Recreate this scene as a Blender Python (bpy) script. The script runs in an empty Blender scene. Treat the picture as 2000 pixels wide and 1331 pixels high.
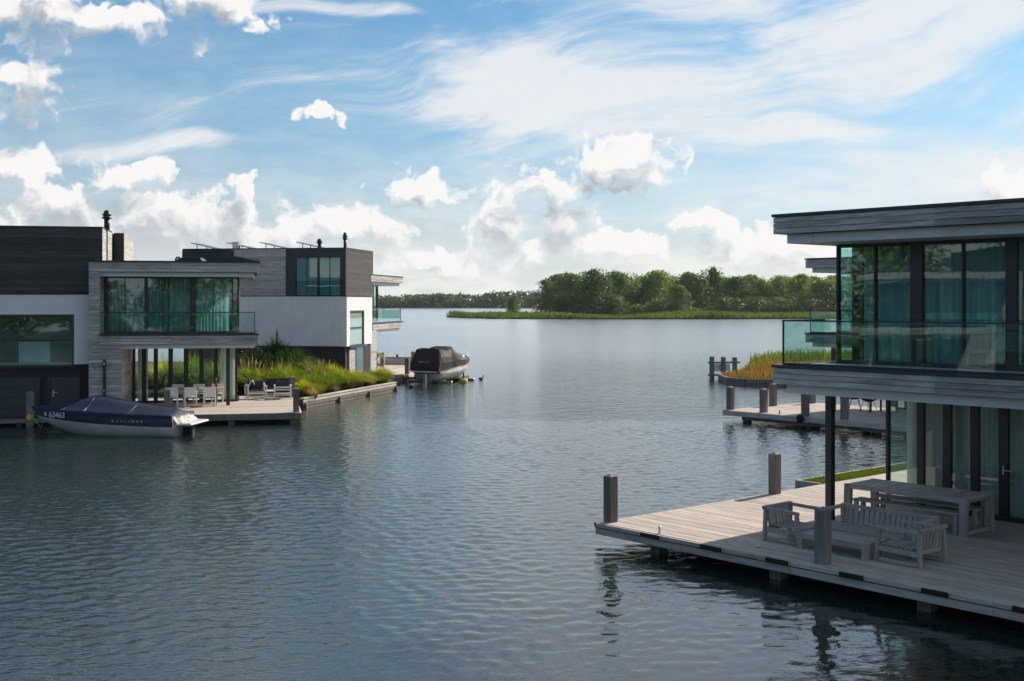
import bpy, bmesh, math, random
from mathutils import Vector, Matrix
R = math.radians
random.seed(7)
scn = bpy.context.scene
COL = scn.collection

# ------------------------------------------------------------------ camera
cam_d = bpy.data.cameras.new('camera')
cam_d.sensor_width = 36.0
cam_d.lens = 36.0 * 2340 / 2000
cam_d.shift_y = -(665.5 - 589.0) / 2000
cam_d.clip_start = 0.1
cam_d.clip_end = 20000
cam = bpy.data.objects.new('camera', cam_d)
COL.objects.link(cam)
cam.location = (0, 0, 5.05)
cam.rotation_euler = (R(90), 0, 0)
scn.camera = cam

# ------------------------------------------------------------------ light and exposure
SUN_AZ, SUN_EL = R(45.5), R(33)
SKY_STRENGTH = 0.064
SUN_STRENGTH = 4.3
scn.view_settings.view_transform = 'Standard'
scn.view_settings.look = 'None'
scn.view_settings.gamma = 1.0
scn.view_settings.use_curve_mapping = False
scn.view_settings.exposure = 0.6
scn.cycles.max_bounces = 10
scn.cycles.transparent_max_bounces = 24
scn.cycles.glossy_bounces = 4
scn.cycles.diffuse_bounces = 3
scn.cycles.caustics_reflective = False
scn.cycles.caustics_refractive = False
scn.cycles.sample_clamp_indirect = 6.0

S = Vector((math.sin(SUN_AZ) * math.cos(SUN_EL), math.cos(SUN_AZ) * math.cos(SUN_EL), math.sin(SUN_EL)))
sl = bpy.data.lights.new('sun', 'SUN')
sl.energy = SUN_STRENGTH
sl.angle = R(0.5)
sl.color = (1.0, 0.89, 0.76)
so = bpy.data.objects.new('sun', sl)
COL.objects.link(so)
so.rotation_euler = S.to_track_quat('Z', 'Y').to_euler()
so.location = (60, 60, 60)


class NT:
    """small helper to write node graphs as expressions"""
    def __init__(s, tree):
        s.t = tree
        s.t.nodes.clear()

    def n(s, kind, **kw):
        nd = s.t.nodes.new(kind)
        for k, v in kw.items():
            setattr(nd, k, v)
        return nd

    def put(s, sock, v):
        if v is None:
            return
        if isinstance(v, bpy.types.NodeSocket):
            s.t.links.new(v, sock)
        else:
            if hasattr(sock.default_value, '__len__') and not hasattr(v, '__len__'):
                v = [v] * len(sock.default_value)
            if hasattr(sock.default_value, '__len__') and len(sock.default_value) == 4 and len(v) == 3:
                v = (*v, 1)
            sock.default_value = v

    def m(s, op, a, b=None, c=None, clamp=False):
        nd = s.n('ShaderNodeMath', operation=op, use_clamp=clamp)
        for i, v in enumerate((a, b, c)):
            s.put(nd.inputs[i], v)
        return nd.outputs[0]

    def v(s, op, a, b=None, c=None, scale=None):
        nd = s.n('ShaderNodeVectorMath', operation=op)
        for i, x in enumerate((a, b, c)):
            if x is not None:
                s.put(nd.inputs[i], x)
        if scale is not None:
            s.put(nd.inputs['Scale'], scale)
        return nd.outputs['Value'] if op in ('LENGTH', 'DOT_PRODUCT', 'DISTANCE') else nd.outputs[0]

    def xyz(s, x, y, z=0.0):
        nd = s.n('ShaderNodeCombineXYZ')
        for i, q in enumerate((x, y, z)):
            s.put(nd.inputs[i], q)
        return nd.outputs[0]

    def sep(s, vec):
        nd = s.n('ShaderNodeSeparateXYZ')
        s.put(nd.inputs[0], vec)
        return nd.outputs

    def noise(s, vec, scale=1.0, detail=4.0, rough=0.5, dist=0.0, dim='3D', lac=2.0, color=False):
        nd = s.n('ShaderNodeTexNoise', noise_dimensions=dim)
        s.put(nd.inputs['Vector'], vec)
        nd.inputs['Scale'].default_value = scale
        nd.inputs['Detail'].default_value = detail
        nd.inputs['Roughness'].default_value = rough
        nd.inputs['Lacunarity'].default_value = lac
        nd.inputs['Distortion'].default_value = dist
        return nd.outputs['Color' if color else 'Fac']

    def voro(s, vec, scale, smooth=0.0, feature='F1'):
        nd = s.n('ShaderNodeTexVoronoi', feature=feature)
        s.put(nd.inputs['Vector'], vec)
        nd.inputs['Scale'].default_value = scale
        return nd.outputs['Distance']

    def voro2(s, vec, scale):
        nd = s.n('ShaderNodeTexVoronoi', feature='F1', voronoi_dimensions='2D')
        s.put(nd.inputs['Vector'], vec)
        nd.inputs['Scale'].default_value = scale
        return nd.outputs['Distance']

    def ss(s, x, lo, hi, a=0.0, b=1.0):
        nd = s.n('ShaderNodeMapRange', interpolation_type='SMOOTHSTEP')
        s.put(nd.inputs['Value'], x)
        for k, q in (('From Min', lo), ('From Max', hi), ('To Min', a), ('To Max', b)):
            s.put(nd.inputs[k], q)
        return nd.outputs[0]

    def mix(s, f, a, b, mode='MIX'):
        nd = s.n('ShaderNodeMix', data_type='RGBA', blend_type=mode)
        s.put(nd.inputs['Factor'], f)
        s.put(nd.inputs['A'].__class__ and nd.inputs[6], a)
        s.put(nd.inputs[7], b)
        return nd.outputs[2]


# ------------------------------------------------------------------ sky with clouds
def build_world():
    w = bpy.data.worlds.new('World')
    scn.world = w
    w.use_nodes = True
    g = NT(w.node_tree)
    sky = g.n('ShaderNodeTexSky', sky_type='NISHITA')
    sky.sun_disc = False
    sky.sun_elevation = SUN_EL
    sky.sun_rotation = SUN_AZ
    sky.altitude = 0
    sky.air_density = 1.0
    sky.dust_density = 0.6
    sky.ozone_density = 2.2
    d = g.n('ShaderNodeTexCoord').outputs['Generated']
    x, y, z = g.sep(d)
    az = g.m('ARCTAN2', x, y)
    hyp = g.m('SQRT', g.m('ADD', g.m('MULTIPLY', x, x), g.m('MULTIPLY', y, y)))
    el = g.m('DIVIDE', z, g.m('MAXIMUM', hyp, 0.001))
    P = g.xyz(az, el, 0.0)
    base = sky.outputs[0]
    base = g.mix(1.0, base, g.mix(g.ss(el, 0.0, 0.20), (0.74, 0.86, 1.02, 1), (0.50, 0.88, 1.05, 1)), 'MULTIPLY')

    def ang(px, py):
        a = math.atan((px - 1000) / 2340)
        return a, (589 - py) / 2340 * math.cos(a)

    # --- high cirrus
    PO = g.v('ADD', P, (5.3, 2.9, 0))
    wp = g.noise(PO, 4.0, 2, 0.5, color=True, dim='2D')
    wv = g.v('MULTIPLY_ADD', wp, (0.20, 0.07, 0), (-0.10, -0.035, 0))
    Pc = g.v('ADD', P, wv)
    cx, cy, _ = g.sep(Pc)
    rot = 0.20
    qx = g.m('ADD', g.m('MULTIPLY', cx, math.cos(rot)), g.m('MULTIPLY', cy, math.sin(rot)))
    qy = g.m('SUBTRACT', g.m('MULTIPLY', cy, math.cos(rot)), g.m('MULTIPLY', cx, math.sin(rot)))
    st = g.noise(g.xyz(g.m('MULTIPLY_ADD', qx, 7.0, 9.1), g.m('MULTIPLY_ADD', qy, 42.0, 3.3), 0), 1.0, 6, 0.66, dim='2D')
    st2 = g.noise(g.xyz(g.m('MULTIPLY_ADD', cx, 4.5, 4.0), g.m('MULTIPLY_ADD', cy, 15.0, 7.7), 0), 1.0, 5, 0.6, dim='2D')
    dmin = None
    for px, py, rx, ry in ((1010, 190, 430, 170), (1280, 215, 420, 130), (1760, 70, 390, 150), (1340, 15, 170, 60),
                           (640, 20, 190, 22), (330, 275, 260, 30), (1900, 300, 260, 40), (1500, 265, 300, 45)):
        a, e = ang(px, py)
        ix, iy = 2340 / rx, 2340 / ry
        l = g.v('LENGTH', g.v('MULTIPLY_ADD', Pc, (ix, iy, 0), (-a * ix, -e * iy, 0)))
        dmin = l if dmin is None else g.m('SMOOTH_MIN', dmin, l, 0.25)
    # the sheet goes on above the frame
    l = g.v('LENGTH', g.v('MULTIPLY_ADD', Pc, (1 / 0.75, 1 / 0.42, 0), (-0.16 / 0.75, -0.58 / 0.42, 0)))
    dmin = g.m('SMOOTH_MIN', dmin, l, 0.25)
    zone = g.ss(dmin, 1.30, 0.2)
    gl = g.noise(g.xyz(g.m('MULTIPLY_ADD', az, 1.6, 8.0), g.m('MULTIPLY_ADD', el, 2.6, 3.0), 0), 1.0, 2, 0.5, dim='2D')
    outside = g.ss(g.m('ABSOLUTE', az), 0.44, 0.62)
    up = g.ss(el, 0.27, 0.36)
    outside = g.m('MAXIMUM', outside, up)
    zone = g.m('MAXIMUM', zone, g.m('MULTIPLY', outside, g.ss(gl, 0.56, 0.74, 0.0, 0.6)))
    cir = g.m('ADD', g.m('MULTIPLY', zone, 0.82), g.m('MULTIPLY', g.m('SUBTRACT', g.m('ADD', st, st2), 1.0), 1.35))
    cir = g.ss(cir, 0.05, 0.92)
    veil = g.m('MULTIPLY', g.ss(g.m('ADD', st2, g.m('MULTIPLY', st, 0.4)), 0.50, 1.0), g.ss(az, -0.20, 0.16, 0.18, 0.95))
    cir = g.m('MAXIMUM', g.m('MULTIPLY', cir, 0.94), veil)

    # --- cumulus
    blobs = ((30, 322, 100, 40), (150, 402, 170, 46), (262, 345, 66, 46), (300, 440, 230, 76), (400, 420, 120, 62), (488, 412, 58, 62),
             (575, 452, 74, 52), (700, 460, 96, 56), (830, 366, 88, 36), (40, 175, 74, 66), (90, 20, 220, 74), (420, 5, 100, 60),
             (1215, 318, 116, 54), (1070, 372, 110, 58), (985, 440, 82, 62), (1110, 425, 84, 50), (1400, 444, 84, 34), (1230, 485, 100, 34),
             (1500, 482, 150, 44), (1985, 365, 60, 44), (630, 237, 56, 15), (60, 455, 240, 66), (1040, 490, 110, 34), (870, 512, 150, 30), (330, 492, 430, 60))

    w1 = g.noise(PO, 15.0, 4, 0.6, color=True, dim='2D')
    Qw = g.v('ADD', P, g.v('MULTIPLY_ADD', w1, (0.054, 0.044, 0), (-0.027, -0.022, 0)))

    def body_of(Q):
        dm = None
        for px, py, rx, ry in blobs:
            a, e = ang(px, py)
            ix, iy = 2340 / rx, 2340 / ry
            l = g.v('LENGTH', g.v('MULTIPLY_ADD', Q, (ix, iy, 0), (-a * ix, -e * iy, 0)))
            dm = l if dm is None else g.m('SMOOTH_MIN', dm, l, 0.30)
        return g.m('SUBTRACT', 1.05, dm)

    # clouds beyond the frame go on in the same manner
    qs = g.sep(Qw)
    gx = g.noise(g.xyz(g.m('MULTIPLY', qs[0], 4.2), g.m('MULTIPLY', qs[1], 9.0), 4.4), 1.0, 3, 0.5, dim='2D')
    lowband = g.ss(el, 0.40, 0.05, -0.05, 0.08)
    gb = g.m('MULTIPLY', g.m('SUBTRACT', g.m('ADD', gx, lowband), 0.62), 4.0)
    gb = g.m('SUBTRACT', g.m('MULTIPLY', g.m('ADD', gb, 2.0), g.ss(g.m('ABSOLUTE', az), 0.45, 0.55)), 2.0)
    fb = g.noise(Qw, 34.0, 7, 0.56, dim='2D')
    vo = g.voro2(g.v('ADD', Qw, g.v('MULTIPLY', w1, (0.02, 0.02, 0))), 62.0)
    f0 = g.m('ADD', g.m('MAXIMUM', body_of(Qw), gb), g.m('MULTIPLY', g.m('SUBTRACT', fb, 0.5), 2.1))
    f0 = g.m('SUBTRACT', f0, g.m('MULTIPLY', g.m('SUBTRACT', vo, 0.4), 0.6))
    Qs = g.v('ADD', Qw, (0.006, 0.020, 0))
    fb1 = g.noise(Qs, 34.0, 5, 0.56, dim='2D')
    f1 = g.m('ADD', g.m('MAXIMUM', body_of(Qs), gb), g.m('MULTIPLY', g.m('SUBTRACT', fb1, 0.5), 2.2))
    a_cu = g.ss(f0, -0.03, g.ss(f1, -0.3, 0.6, 0.34, 0.85))
    a_cu = g.m('MULTIPLY', a_cu, g.ss(el, -0.01, 0.03, 0.35, 1.0))
    shade = g.ss(f1, 0.06, 0.92)
    lowfade = g.ss(el, 0.0, 0.09, 0.35, 1.0)
    shade = g.m('MULTIPLY', shade, lowfade)
    cloud_lit = (9.81, 9.72, 9.57, 1)
    cloud_dark = (3.96, 4.43, 5.14, 1)
    cu_col = g.mix(g.m('MULTIPLY', shade, 0.9), cloud_lit, cloud_dark)
    # --- whitish layer above the horizon
    hz = g.m('POWER', 2.718, g.m('MULTIPLY', g.m('MAXIMUM', el, 0.0), -11.0))
    hn = g.noise(g.xyz(g.m('MULTIPLY', az, 16.0), g.m('MULTIPLY', el, 46.0), 1.7), 1.0, 5, 0.55, dim='2D')
    hz = g.m('MULTIPLY', hz, g.ss(hn, 0.25, 0.7, 0.62, 1.05), clamp=True)
    c = g.mix(g.m('MULTIPLY', cir, 0.96), base, (8.69, 8.93, 9.09, 1))
    c = g.mix(g.m('MULTIPLY', hz, 0.97), c, g.mix(g.ss(hn, 0.4, 0.62), (8.38, 8.62, 8.78, 1), (9.64, 9.49, 9.25, 1)))
    c = g.mix(a_cu, c, cu_col)
    bg = g.n('ShaderNodeBackground')
    g.put(bg.inputs['Color'], c)
    bg.inputs['Strength'].default_value = SKY_STRENGTH
    out = g.n('ShaderNodeOutputWorld')
    w.node_tree.links.new(bg.outputs[0], out.inputs[0])
    w.cycles.sampling_method = 'MANUAL'
    w.cycles.sample_map_resolution = 1024


build_world()


# ------------------------------------------------------------------ materials
MATS = {}


def new_mat(name):
    m = bpy.data.materials.new(name)
    m.use_nodes = True
    g = NT(m.node_tree)
    out = g.n('ShaderNodeOutputMaterial')
    MATS[name] = m
    return m, g, out


def principled(g, out, color, rough=0.6, metal=0.0, spec=0.5, normal=None, **kw):
    b = g.n('ShaderNodeBsdfPrincipled')
    g.put(b.inputs['Base Color'], color)
    g.put(b.inputs['Roughness'], rough)
    b.inputs['Metallic'].default_value = metal
    b.inputs['Specular IOR Level'].default_value = spec
    if normal is not None:
        g.put(b.inputs['Normal'], normal)
    for k, v in kw.items():
        g.put(b.inputs[k], v)
    g.t.links.new(b.outputs[0], out.inputs[0])
    return b


def bump(g, h, strength=0.3, dist=0.01, normal=None):
    nd = g.n('ShaderNodeBump')
    nd.inputs['Strength'].default_value = strength
    nd.inputs['Distance'].default_value = dist
    g.put(nd.inputs['Height'], h)
    if normal is not None:
        g.put(nd.inputs['Normal'], normal)
    return nd.outputs[0]


def mat_wood(name, c_lo, c_hi, var=0.25, rough=0.75, axis=0, stain=0.35):
    """weathered timber, grain along a local axis, each piece with its own tone"""
    m, g, out = new_mat(name)
    oc = g.n('ShaderNodeTexCoord').outputs['Object']
    rnd = g.n('ShaderNodeObjectInfo').outputs['Random']
    off = g.xyz(g.m('MULTIPLY', rnd, 37.0), g.m('MULTIPLY', rnd, 91.0), g.m('MULTIPLY', rnd, 13.0))
    p = g.v('ADD', oc, off)
    sc = [26.0, 26.0, 26.0]
    sc[axis] = 1.3
    grain = g.noise(g.v('MULTIPLY', p, tuple(sc)), 1.0, 6, 0.62, 0.3)
    blot = g.noise(g.v('MULTIPLY', p, tuple(1.2 if i == axis else 3.5 for i in range(3))), 1.0, 4, 0.55)
    c = g.mix(g.ss(grain, 0.3, 0.72), c_lo, c_hi)
    c = g.mix(g.ss(blot, 0.52, 0.75, 0.0, stain), c, tuple(q * 0.42 for q in c_lo[:3]))
    tone = g.m('ADD', 1.0 - var, g.m('MULTIPLY', rnd, 2 * var))
    tv = g.n('ShaderNodeCombineColor')
    for i in range(3):
        g.put(tv.inputs[i], tone)
    c = g.mix(1.0, c, tv.outputs[0], 'MULTIPLY')
    principled(g, out, c, rough, 0, 0.3, bump(g, grain, 0.5, 0.004))
    return m


def mat_plain(name, c, rough=0.5, metal=0.0, spec=0.5, var=0.12, scale=2.0, bmp=0.0, bscale=60.0, coat=0.0):
    m, g, out = new_mat(name)
    oc = g.n('ShaderNodeTexCoord').outputs['Object']
    n = g.noise(oc, scale, 5, 0.55)
    col = g.mix(g.ss(n, 0.3, 0.7), tuple(q * (1 - var) for q in c), tuple(min(1, q * (1 + var)) for q in c))
    nm = bump(g, g.noise(oc, bscale, 4, 0.6), bmp, 0.01) if bmp else None
    rg = g.ss(n, 0.25, 0.75, max(0.02, rough - 0.08), min(1, rough + 0.08))
    b = principled(g, out, col, rg, metal, spec, nm)
    b.inputs['Coat Weight'].default_value = coat
    return m


def mat_glass(name, tint, f0=0.09):
    m, g, out = new_mat(name)
    oc = g.n('ShaderNodeTexCoord').outputs['Object']
    lw = g.n('ShaderNodeLayerWeight')
    lw.inputs[0].default_value = 0.5
    fc = g.m('POWER', lw.outputs['Facing'], 5.0)
    fac = g.m('ADD', f0, g.m('MULTIPLY', fc, 1.0 - f0), clamp=True)
    nb = bump(g, g.noise(oc, 0.8, 1, 0.5), 0.10, 0.02)
    gl = g.n('ShaderNodeBsdfGlossy')
    gl.inputs['Color'].default_value = (0.92, 1.0, 0.98, 1)
    gl.inputs['Roughness'].default_value = 0.015
    g.put(gl.inputs['Normal'], nb)
    tr = g.n('ShaderNodeBsdfTransparent')
    tr.inputs['Color'].default_value = (*tint, 1)
    mx = g.n('ShaderNodeMixShader')
    g.put(mx.inputs[0], fac)
    g.t.links.new(tr.outputs[0], mx.inputs[1])
    g.t.links.new(gl.outputs[0], mx.inputs[2])
    g.t.links.new(mx.outputs[0], out.inputs[0])
    return m


def mat_cloth(name, c, trans=0.35):
    m, g, out = new_mat(name)
    oc = g.n('ShaderNodeTexCoord').outputs['Object']
    n = g.noise(g.v('MULTIPLY', oc, (30, 30, 2)), 1.0, 4, 0.6)
    col = g.mix(g.ss(n, 0.3, 0.7), tuple(q * 0.88 for q in c), c)
    df = g.n('ShaderNodeBsdfDiffuse')
    g.put(df.inputs[0], col)
    tl = g.n('ShaderNodeBsdfTranslucent')
    g.put(tl.inputs[0], col)
    mx = g.n('ShaderNodeMixShader')
    mx.inputs[0].default_value = trans
    g.t.links.new(df.outputs[0], mx.inputs[1])
    g.t.links.new(tl.outputs[0], mx.inputs[2])
    g.t.links.new(mx.outputs[0], out.inputs[0])
    return m


def mat_leaf(name, c_a, c_b, trans=0.4, scale=0.25, rough=0.5):
    m, g, out = new_mat(name)
    oc = g.n('ShaderNodeTexCoord').outputs['Object']
    rnd = g.n('ShaderNodeObjectInfo').outputs['Random']
    p = g.v('ADD', oc, g.xyz(g.m('MULTIPLY', rnd, 50.0), 0.0, 0.0))
    n = g.noise(p, scale, 4, 0.6)
    n = g.m('ADD', n, g.m('MULTIPLY', g.m('SUBTRACT', rnd, 0.5), 0.5))
    col = g.mix(g.ss(n, 0.25, 0.78), c_a, c_b)
    df = g.n('ShaderNodeBsdfPrincipled')
    g.put(df.inputs['Base Color'], col)
    df.inputs['Roughness'].default_value = rough
    df.inputs['Specular IOR Level'].default_value = 0.25
    tl = g.n('ShaderNodeBsdfTranslucent')
    g.put(tl.inputs[0], g.mix(1.0, col, (1.5, 1.55, 0.7, 1), 'MULTIPLY'))
    mx = g.n('ShaderNodeMixShader')
    mx.inputs[0].default_value = trans
    g.t.links.new(df.outputs[0], mx.inputs[1])
    g.t.links.new(tl.outputs[0], mx.inputs[2])
    g.t.links.new(mx.outputs[0], out.inputs[0])
    return m


mat_wood('cladding', (0.28, 0.275, 0.265), (0.60, 0.58, 0.545), 0.20, stain=0.5)
mat_wood('cladding_upright', (0.31, 0.305, 0.295), (0.60, 0.58, 0.545), 0.16, axis=2)
mat_wood('decking', (0.36, 0.31, 0.265), (0.62, 0.54, 0.465), 0.15, stain=0.25)
mat_wood('teak', (0.27, 0.25, 0.23), (0.47, 0.435, 0.395), 0.12, stain=0.2)
mat_wood('teak_upright', (0.27, 0.25, 0.23), (0.47, 0.435, 0.395), 0.12, axis=2, stain=0.2)
mat_wood('post_wood', (0.13, 0.12, 0.11), (0.27, 0.25, 0.225), 0.15, axis=2)
mat_wood('pile_wood', (0.10, 0.09, 0.075), (0.22, 0.20, 0.165), 0.2, axis=2, stain=0.6)
mat_wood('quay_wood', (0.38, 0.34, 0.30), (0.62, 0.56, 0.50), 0.15)
mat_wood('warm_teak', (0.30, 0.19, 0.11), (0.46, 0.32, 0.20), 0.1)
mat_plain('edge_metal', (0.018, 0.024, 0.032), 0.45, 0.0, 0.5)
mat_plain('frame', (0.010, 0.014, 0.020), 0.4, 0.0, 0.5)
mat_plain('dark_cladding', (0.018, 0.021, 0.026), 0.55, 0.0, 0.4, 0.3, 1.2)
mat_wood('dark_board', (0.044, 0.042, 0.041), (0.092, 0.087, 0.082), 0.2, 0.8, 0, 0.2)


def mat_render():
    m, g, out = new_mat('render_white')
    oc = g.n('ShaderNodeTexCoord').outputs['Object']
    n = g.noise(oc, 0.9, 5, 0.6)
    st = g.noise(g.v('MULTIPLY', oc, (5.0, 5.0, 0.35)), 1.0, 5, 0.65)
    c = g.mix(g.ss(n, 0.3, 0.7), (0.74, 0.74, 0.74, 1), (0.81, 0.81, 0.80, 1))
    c = g.mix(g.ss(st, 0.52, 0.75, 0.0, 0.32), c, (0.52, 0.52, 0.49, 1))
    principled(g, out, c, 0.85, 0, 0.2, bump(g, g.noise(oc, 90, 4, 0.6), 0.15, 0.01))


mat_render()
mat_plain('panel_white', (0.70, 0.70, 0.70), 0.5, 0, 0.4, 0.04, 0.8)
mat_plain('brick_dark', (0.035, 0.033, 0.036), 0.85, 0, 0.3, 0.3, 6.0, 0.3, 30)
mat_plain('garage_door', (0.020, 0.030, 0.038), 0.45, 0, 0.5, 0.12, 1.0)
mat_plain('interior', (0.55, 0.54, 0.51), 0.8, 0, 0.2, 0.1, 1.0)
mat_plain('steel', (0.50, 0.51, 0.52), 0.3, 1.0, 0.5)
mat_plain('rubber', (0.010, 0.010, 0.011), 0.7, 0, 0.4)
mat_plain('white_paint', (0.74, 0.74, 0.73), 0.45, 0, 0.5, 0.05)
mat_plain('cushion', (0.045, 0.048, 0.056), 0.9, 0, 0.1, 0.15, 8.0, 0.4, 120)
mat_plain('towel', (0.62, 0.62, 0.56), 0.95, 0, 0.1, 0.15, 10, 0.5, 60)
mat_plain('hull_navy', (0.010, 0.014, 0.045), 0.22, 0, 0.5, 0.1, 1.5, coat=0.5)
mat_plain('hull_white', (0.66, 0.66, 0.63), 0.3, 0, 0.5, 0.08, 1.2)
mat_plain('cover_navy', (0.006, 0.015, 0.045), 0.75, 0, 0.3, 0.2, 2.0, 0.25, 25)
mat_plain('cover_black', (0.017, 0.016, 0.016), 0.7, 0, 0.3, 0.25, 2.0, 0.35, 12)
mat_plain('lettering', (0.72, 0.74, 0.76), 0.4, 0, 0.5, 0.02)
mat_plain('buoy_yellow', (0.62, 0.50, 0.05), 0.5, 0, 0.4, 0.15, 5)
mat_plain('rope', (0.45, 0.42, 0.30), 0.9, 0, 0.2, 0.2, 20)
mat_plain('feather', (0.012, 0.012, 0.014), 0.6, 0, 0.3)
mat_plain('bill', (0.6, 0.55, 0.5), 0.5)
mat_plain('bottle', (0.16, 0.03, 0.02), 0.15, 0, 0.6)
mat_plain('lamp_sheet', (0.02, 0.022, 0.03), 0.2, 0, 0.6)
mat_plain('soil', (0.075, 0.055, 0.035), 0.95, 0, 0.1, 0.4, 3.0, 0.5, 15)
mat_plain('earth_green', (0.055, 0.075, 0.025), 0.95, 0, 0.1, 0.4, 0.4, 0.5, 3)
mat_plain('bark', (0.09, 0.075, 0.06), 0.9, 0, 0.2, 0.3, 3.0, 0.6, 10)
mat_glass('glass_window', (0.78, 0.93, 0.925), 0.07)
mat_glass('glass_rail', (0.86, 0.95, 0.935), 0.05)
mat_glass('glass_clear', (0.90, 0.965, 0.95), 0.06)
mat_cloth('curtain', (0.56, 0.74, 0.74), 0.3)
mat_cloth('curtain_pale', (0.86, 0.88, 0.84), 0.3)
mat_cloth('glare_white', (0.88, 0.88, 0.86), 0.2)  # white of the added sheet that stands for sun glitter on a window
mat_leaf('leaf_tree', (0.055, 0.105, 0.018), (0.19, 0.265, 0.036), 0.35, 0.22)
mat_leaf('leaf_poplar', (0.075, 0.105, 0.035), (0.16, 0.195, 0.065), 0.35, 0.22)
mat_leaf('leaf_far', (0.065, 0.095, 0.032), (0.13, 0.160, 0.055), 0.3, 0.05)
mat_leaf('reed', (0.085, 0.125, 0.025), (0.19, 0.20, 0.055), 0.4, 0.08)
mat_leaf('fountain_grass', (0.13, 0.20, 0.010), (0.34, 0.35, 0.018), 0.45, 0.9)
mat_leaf('dark_grass', (0.020, 0.048, 0.010), (0.055, 0.095, 0.016), 0.35, 0.9)
mat_leaf('dry_grass', (0.17, 0.105, 0.035), (0.32, 0.18, 0.065), 0.4, 0.5)
mat_leaf('plume', (0.30, 0.22, 0.12), (0.42, 0.33, 0.19), 0.45, 1.2)
mat_leaf('brown_leaf', (0.055, 0.040, 0.022), (0.13, 0.09, 0.05), 0.3, 0.9)
mat_leaf('lawn_blade', (0.090, 0.130, 0.016), (0.17, 0.19, 0.030), 0.4, 0.8)


def mat_water():
    m, g, out = new_mat('water')
    p = g.n('ShaderNodeNewGeometry').outputs['Position']
    sx, sy, _ = g.sep(p)
    rot = 0.16
    ux = g.m('ADD', g.m('MULTIPLY', sx, math.cos(rot)), g.m('MULTIPLY', sy, math.sin(rot)))
    uy = g.m('SUBTRACT', g.m('MULTIPLY', sy, math.cos(rot)), g.m('MULTIPLY', sx, math.sin(rot)))
    # gusts: rougher and calmer patches
    gust = g.noise(g.xyz(g.m('MULTIPLY', sx, 0.055), g.m('MULTIPLY', sy, 0.03), 0), 1.0, 3, 0.5)
    gust = g.ss(gust, 0.3, 0.7, 0.75, 1.3)
    lee = g.ss(g.v('LENGTH', g.v('MULTIPLY', g.v('SUBTRACT', p, (9.0, 15.0, 0)), (1.0, 0.8, 0))), 4.0, 15.0, 0.28, 1.0)
    n0 = g.noise(g.xyz(g.m('MULTIPLY', sx, 0.16), g.m('MULTIPLY', sy, 0.42), 2), 1.0, 2, 0.6, 0.3)
    n1 = g.noise(g.xyz(g.m('MULTIPLY', ux, 0.9), g.m('MULTIPLY', uy, 2.3), 0), 1.0, 2, 0.5, 0.25)
    n2 = g.noise(g.xyz(g.m('MULTIPLY', ux, 7.0), g.m('MULTIPLY', uy, 12.0), 5), 1.0, 2, 0.5, 0.4)
    n3 = g.noise(g.xyz(g.m('MULTIPLY', sx, 17.0), g.m('MULTIPLY', sy, 26.0), 11), 1.0, 1, 0.5)
    # swell of the open lake beyond the modelled waves; only the finest ripple is relief everywhere
    bx = g.ss(g.m('ABSOLUTE', sx), 20.0, 25.0)
    by = g.m('MAXIMUM', g.ss(sy, 45.0, 52.0), g.ss(sy, 16.0, 13.0))
    outer = g.m('MAXIMUM', bx, by)
    h = g.m('MULTIPLY', g.m('ADD', g.m('MULTIPLY', n1, 0.060), g.m('MULTIPLY', n0, g.ss(sy, 60.0, 140.0, 0.0, 0.12))), outer)
    r = g.m('ADD', g.m('MULTIPLY', n2, 0.0115), g.m('MULTIPLY', n3, 0.0022))
    h = g.m('ADD', h, g.m('MULTIPLY', r, lee))
    h = g.m('MULTIPLY', h, gust)
    nm = bump(g, h, 1.0, 1.0)
    nf = bump(g, h, 0.25, 1.0)
    fr = g.n('ShaderNodeFresnel')
    fr.inputs['IOR'].default_value = 1.80
    g.put(fr.inputs['Normal'], nf)
    gl = g.n('ShaderNodeBsdfGlossy')
    gl.inputs['Color'].default_value = (1, 1, 1, 1)
    g.put(gl.inputs['Roughness'], g.ss(sy, 35.0, 130.0, 0.05, 0.15))
    g.put(gl.inputs['Normal'], nm)
    df = g.n('ShaderNodeBsdfDiffuse')
    df.inputs['Color'].default_value = (0.010, 0.022, 0.018, 1)
    mx = g.n('ShaderNodeMixShader')
    g.put(mx.inputs[0], fr.outputs[0])
    g.t.links.new(df.outputs[0], mx.inputs[1])
    g.t.links.new(gl.outputs[0], mx.inputs[2])
    g.t.links.new(mx.outputs[0], out.inputs[0])
    return m


mat_water()


# ------------------------------------------------------------------ mesh helpers
def link(name, data, parent=None, loc=(0, 0, 0), rz=0.0):
    o = bpy.data.objects.new(name, data)
    COL.objects.link(o)
    o.parent = parent
    o.location = loc
    o.rotation_euler = (0, 0, rz)
    return o


def tag(o, label, cat, group=None):
    o['label'] = label
    o['category'] = cat
    if group:
        o['group'] = group
    return o


def thing(name, label, cat, loc=(0, 0, 0), rz=0.0, group=None):
    return tag(link(name, None, None, loc, rz), label, cat, group)


def structure(o):
    o['kind'] = 'structure'
    return o


def stuff(o):
    o['kind'] = 'stuff'
    return o


BOXES = {}


def box_mesh(dx, dy, dz, mat, bev):
    k = (round(dx, 3), round(dy, 3), round(dz, 3), mat, bev)
    if k in BOXES:
        return BOXES[k]
    bm = bmesh.new()
    bmesh.ops.create_cube(bm, size=1.0)
    for v in bm.verts:
        v.co.x *= dx
        v.co.y *= dy
        v.co.z *= dz
    if bev:
        bmesh.ops.bevel(bm, geom=list(bm.edges), offset=bev, segments=1, affect='EDGES')
    me = bpy.data.meshes.new('box')
    bm.to_mesh(me)
    bm.free()
    me.materials.append(MATS[mat])
    BOXES[k] = me
    return me


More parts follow.
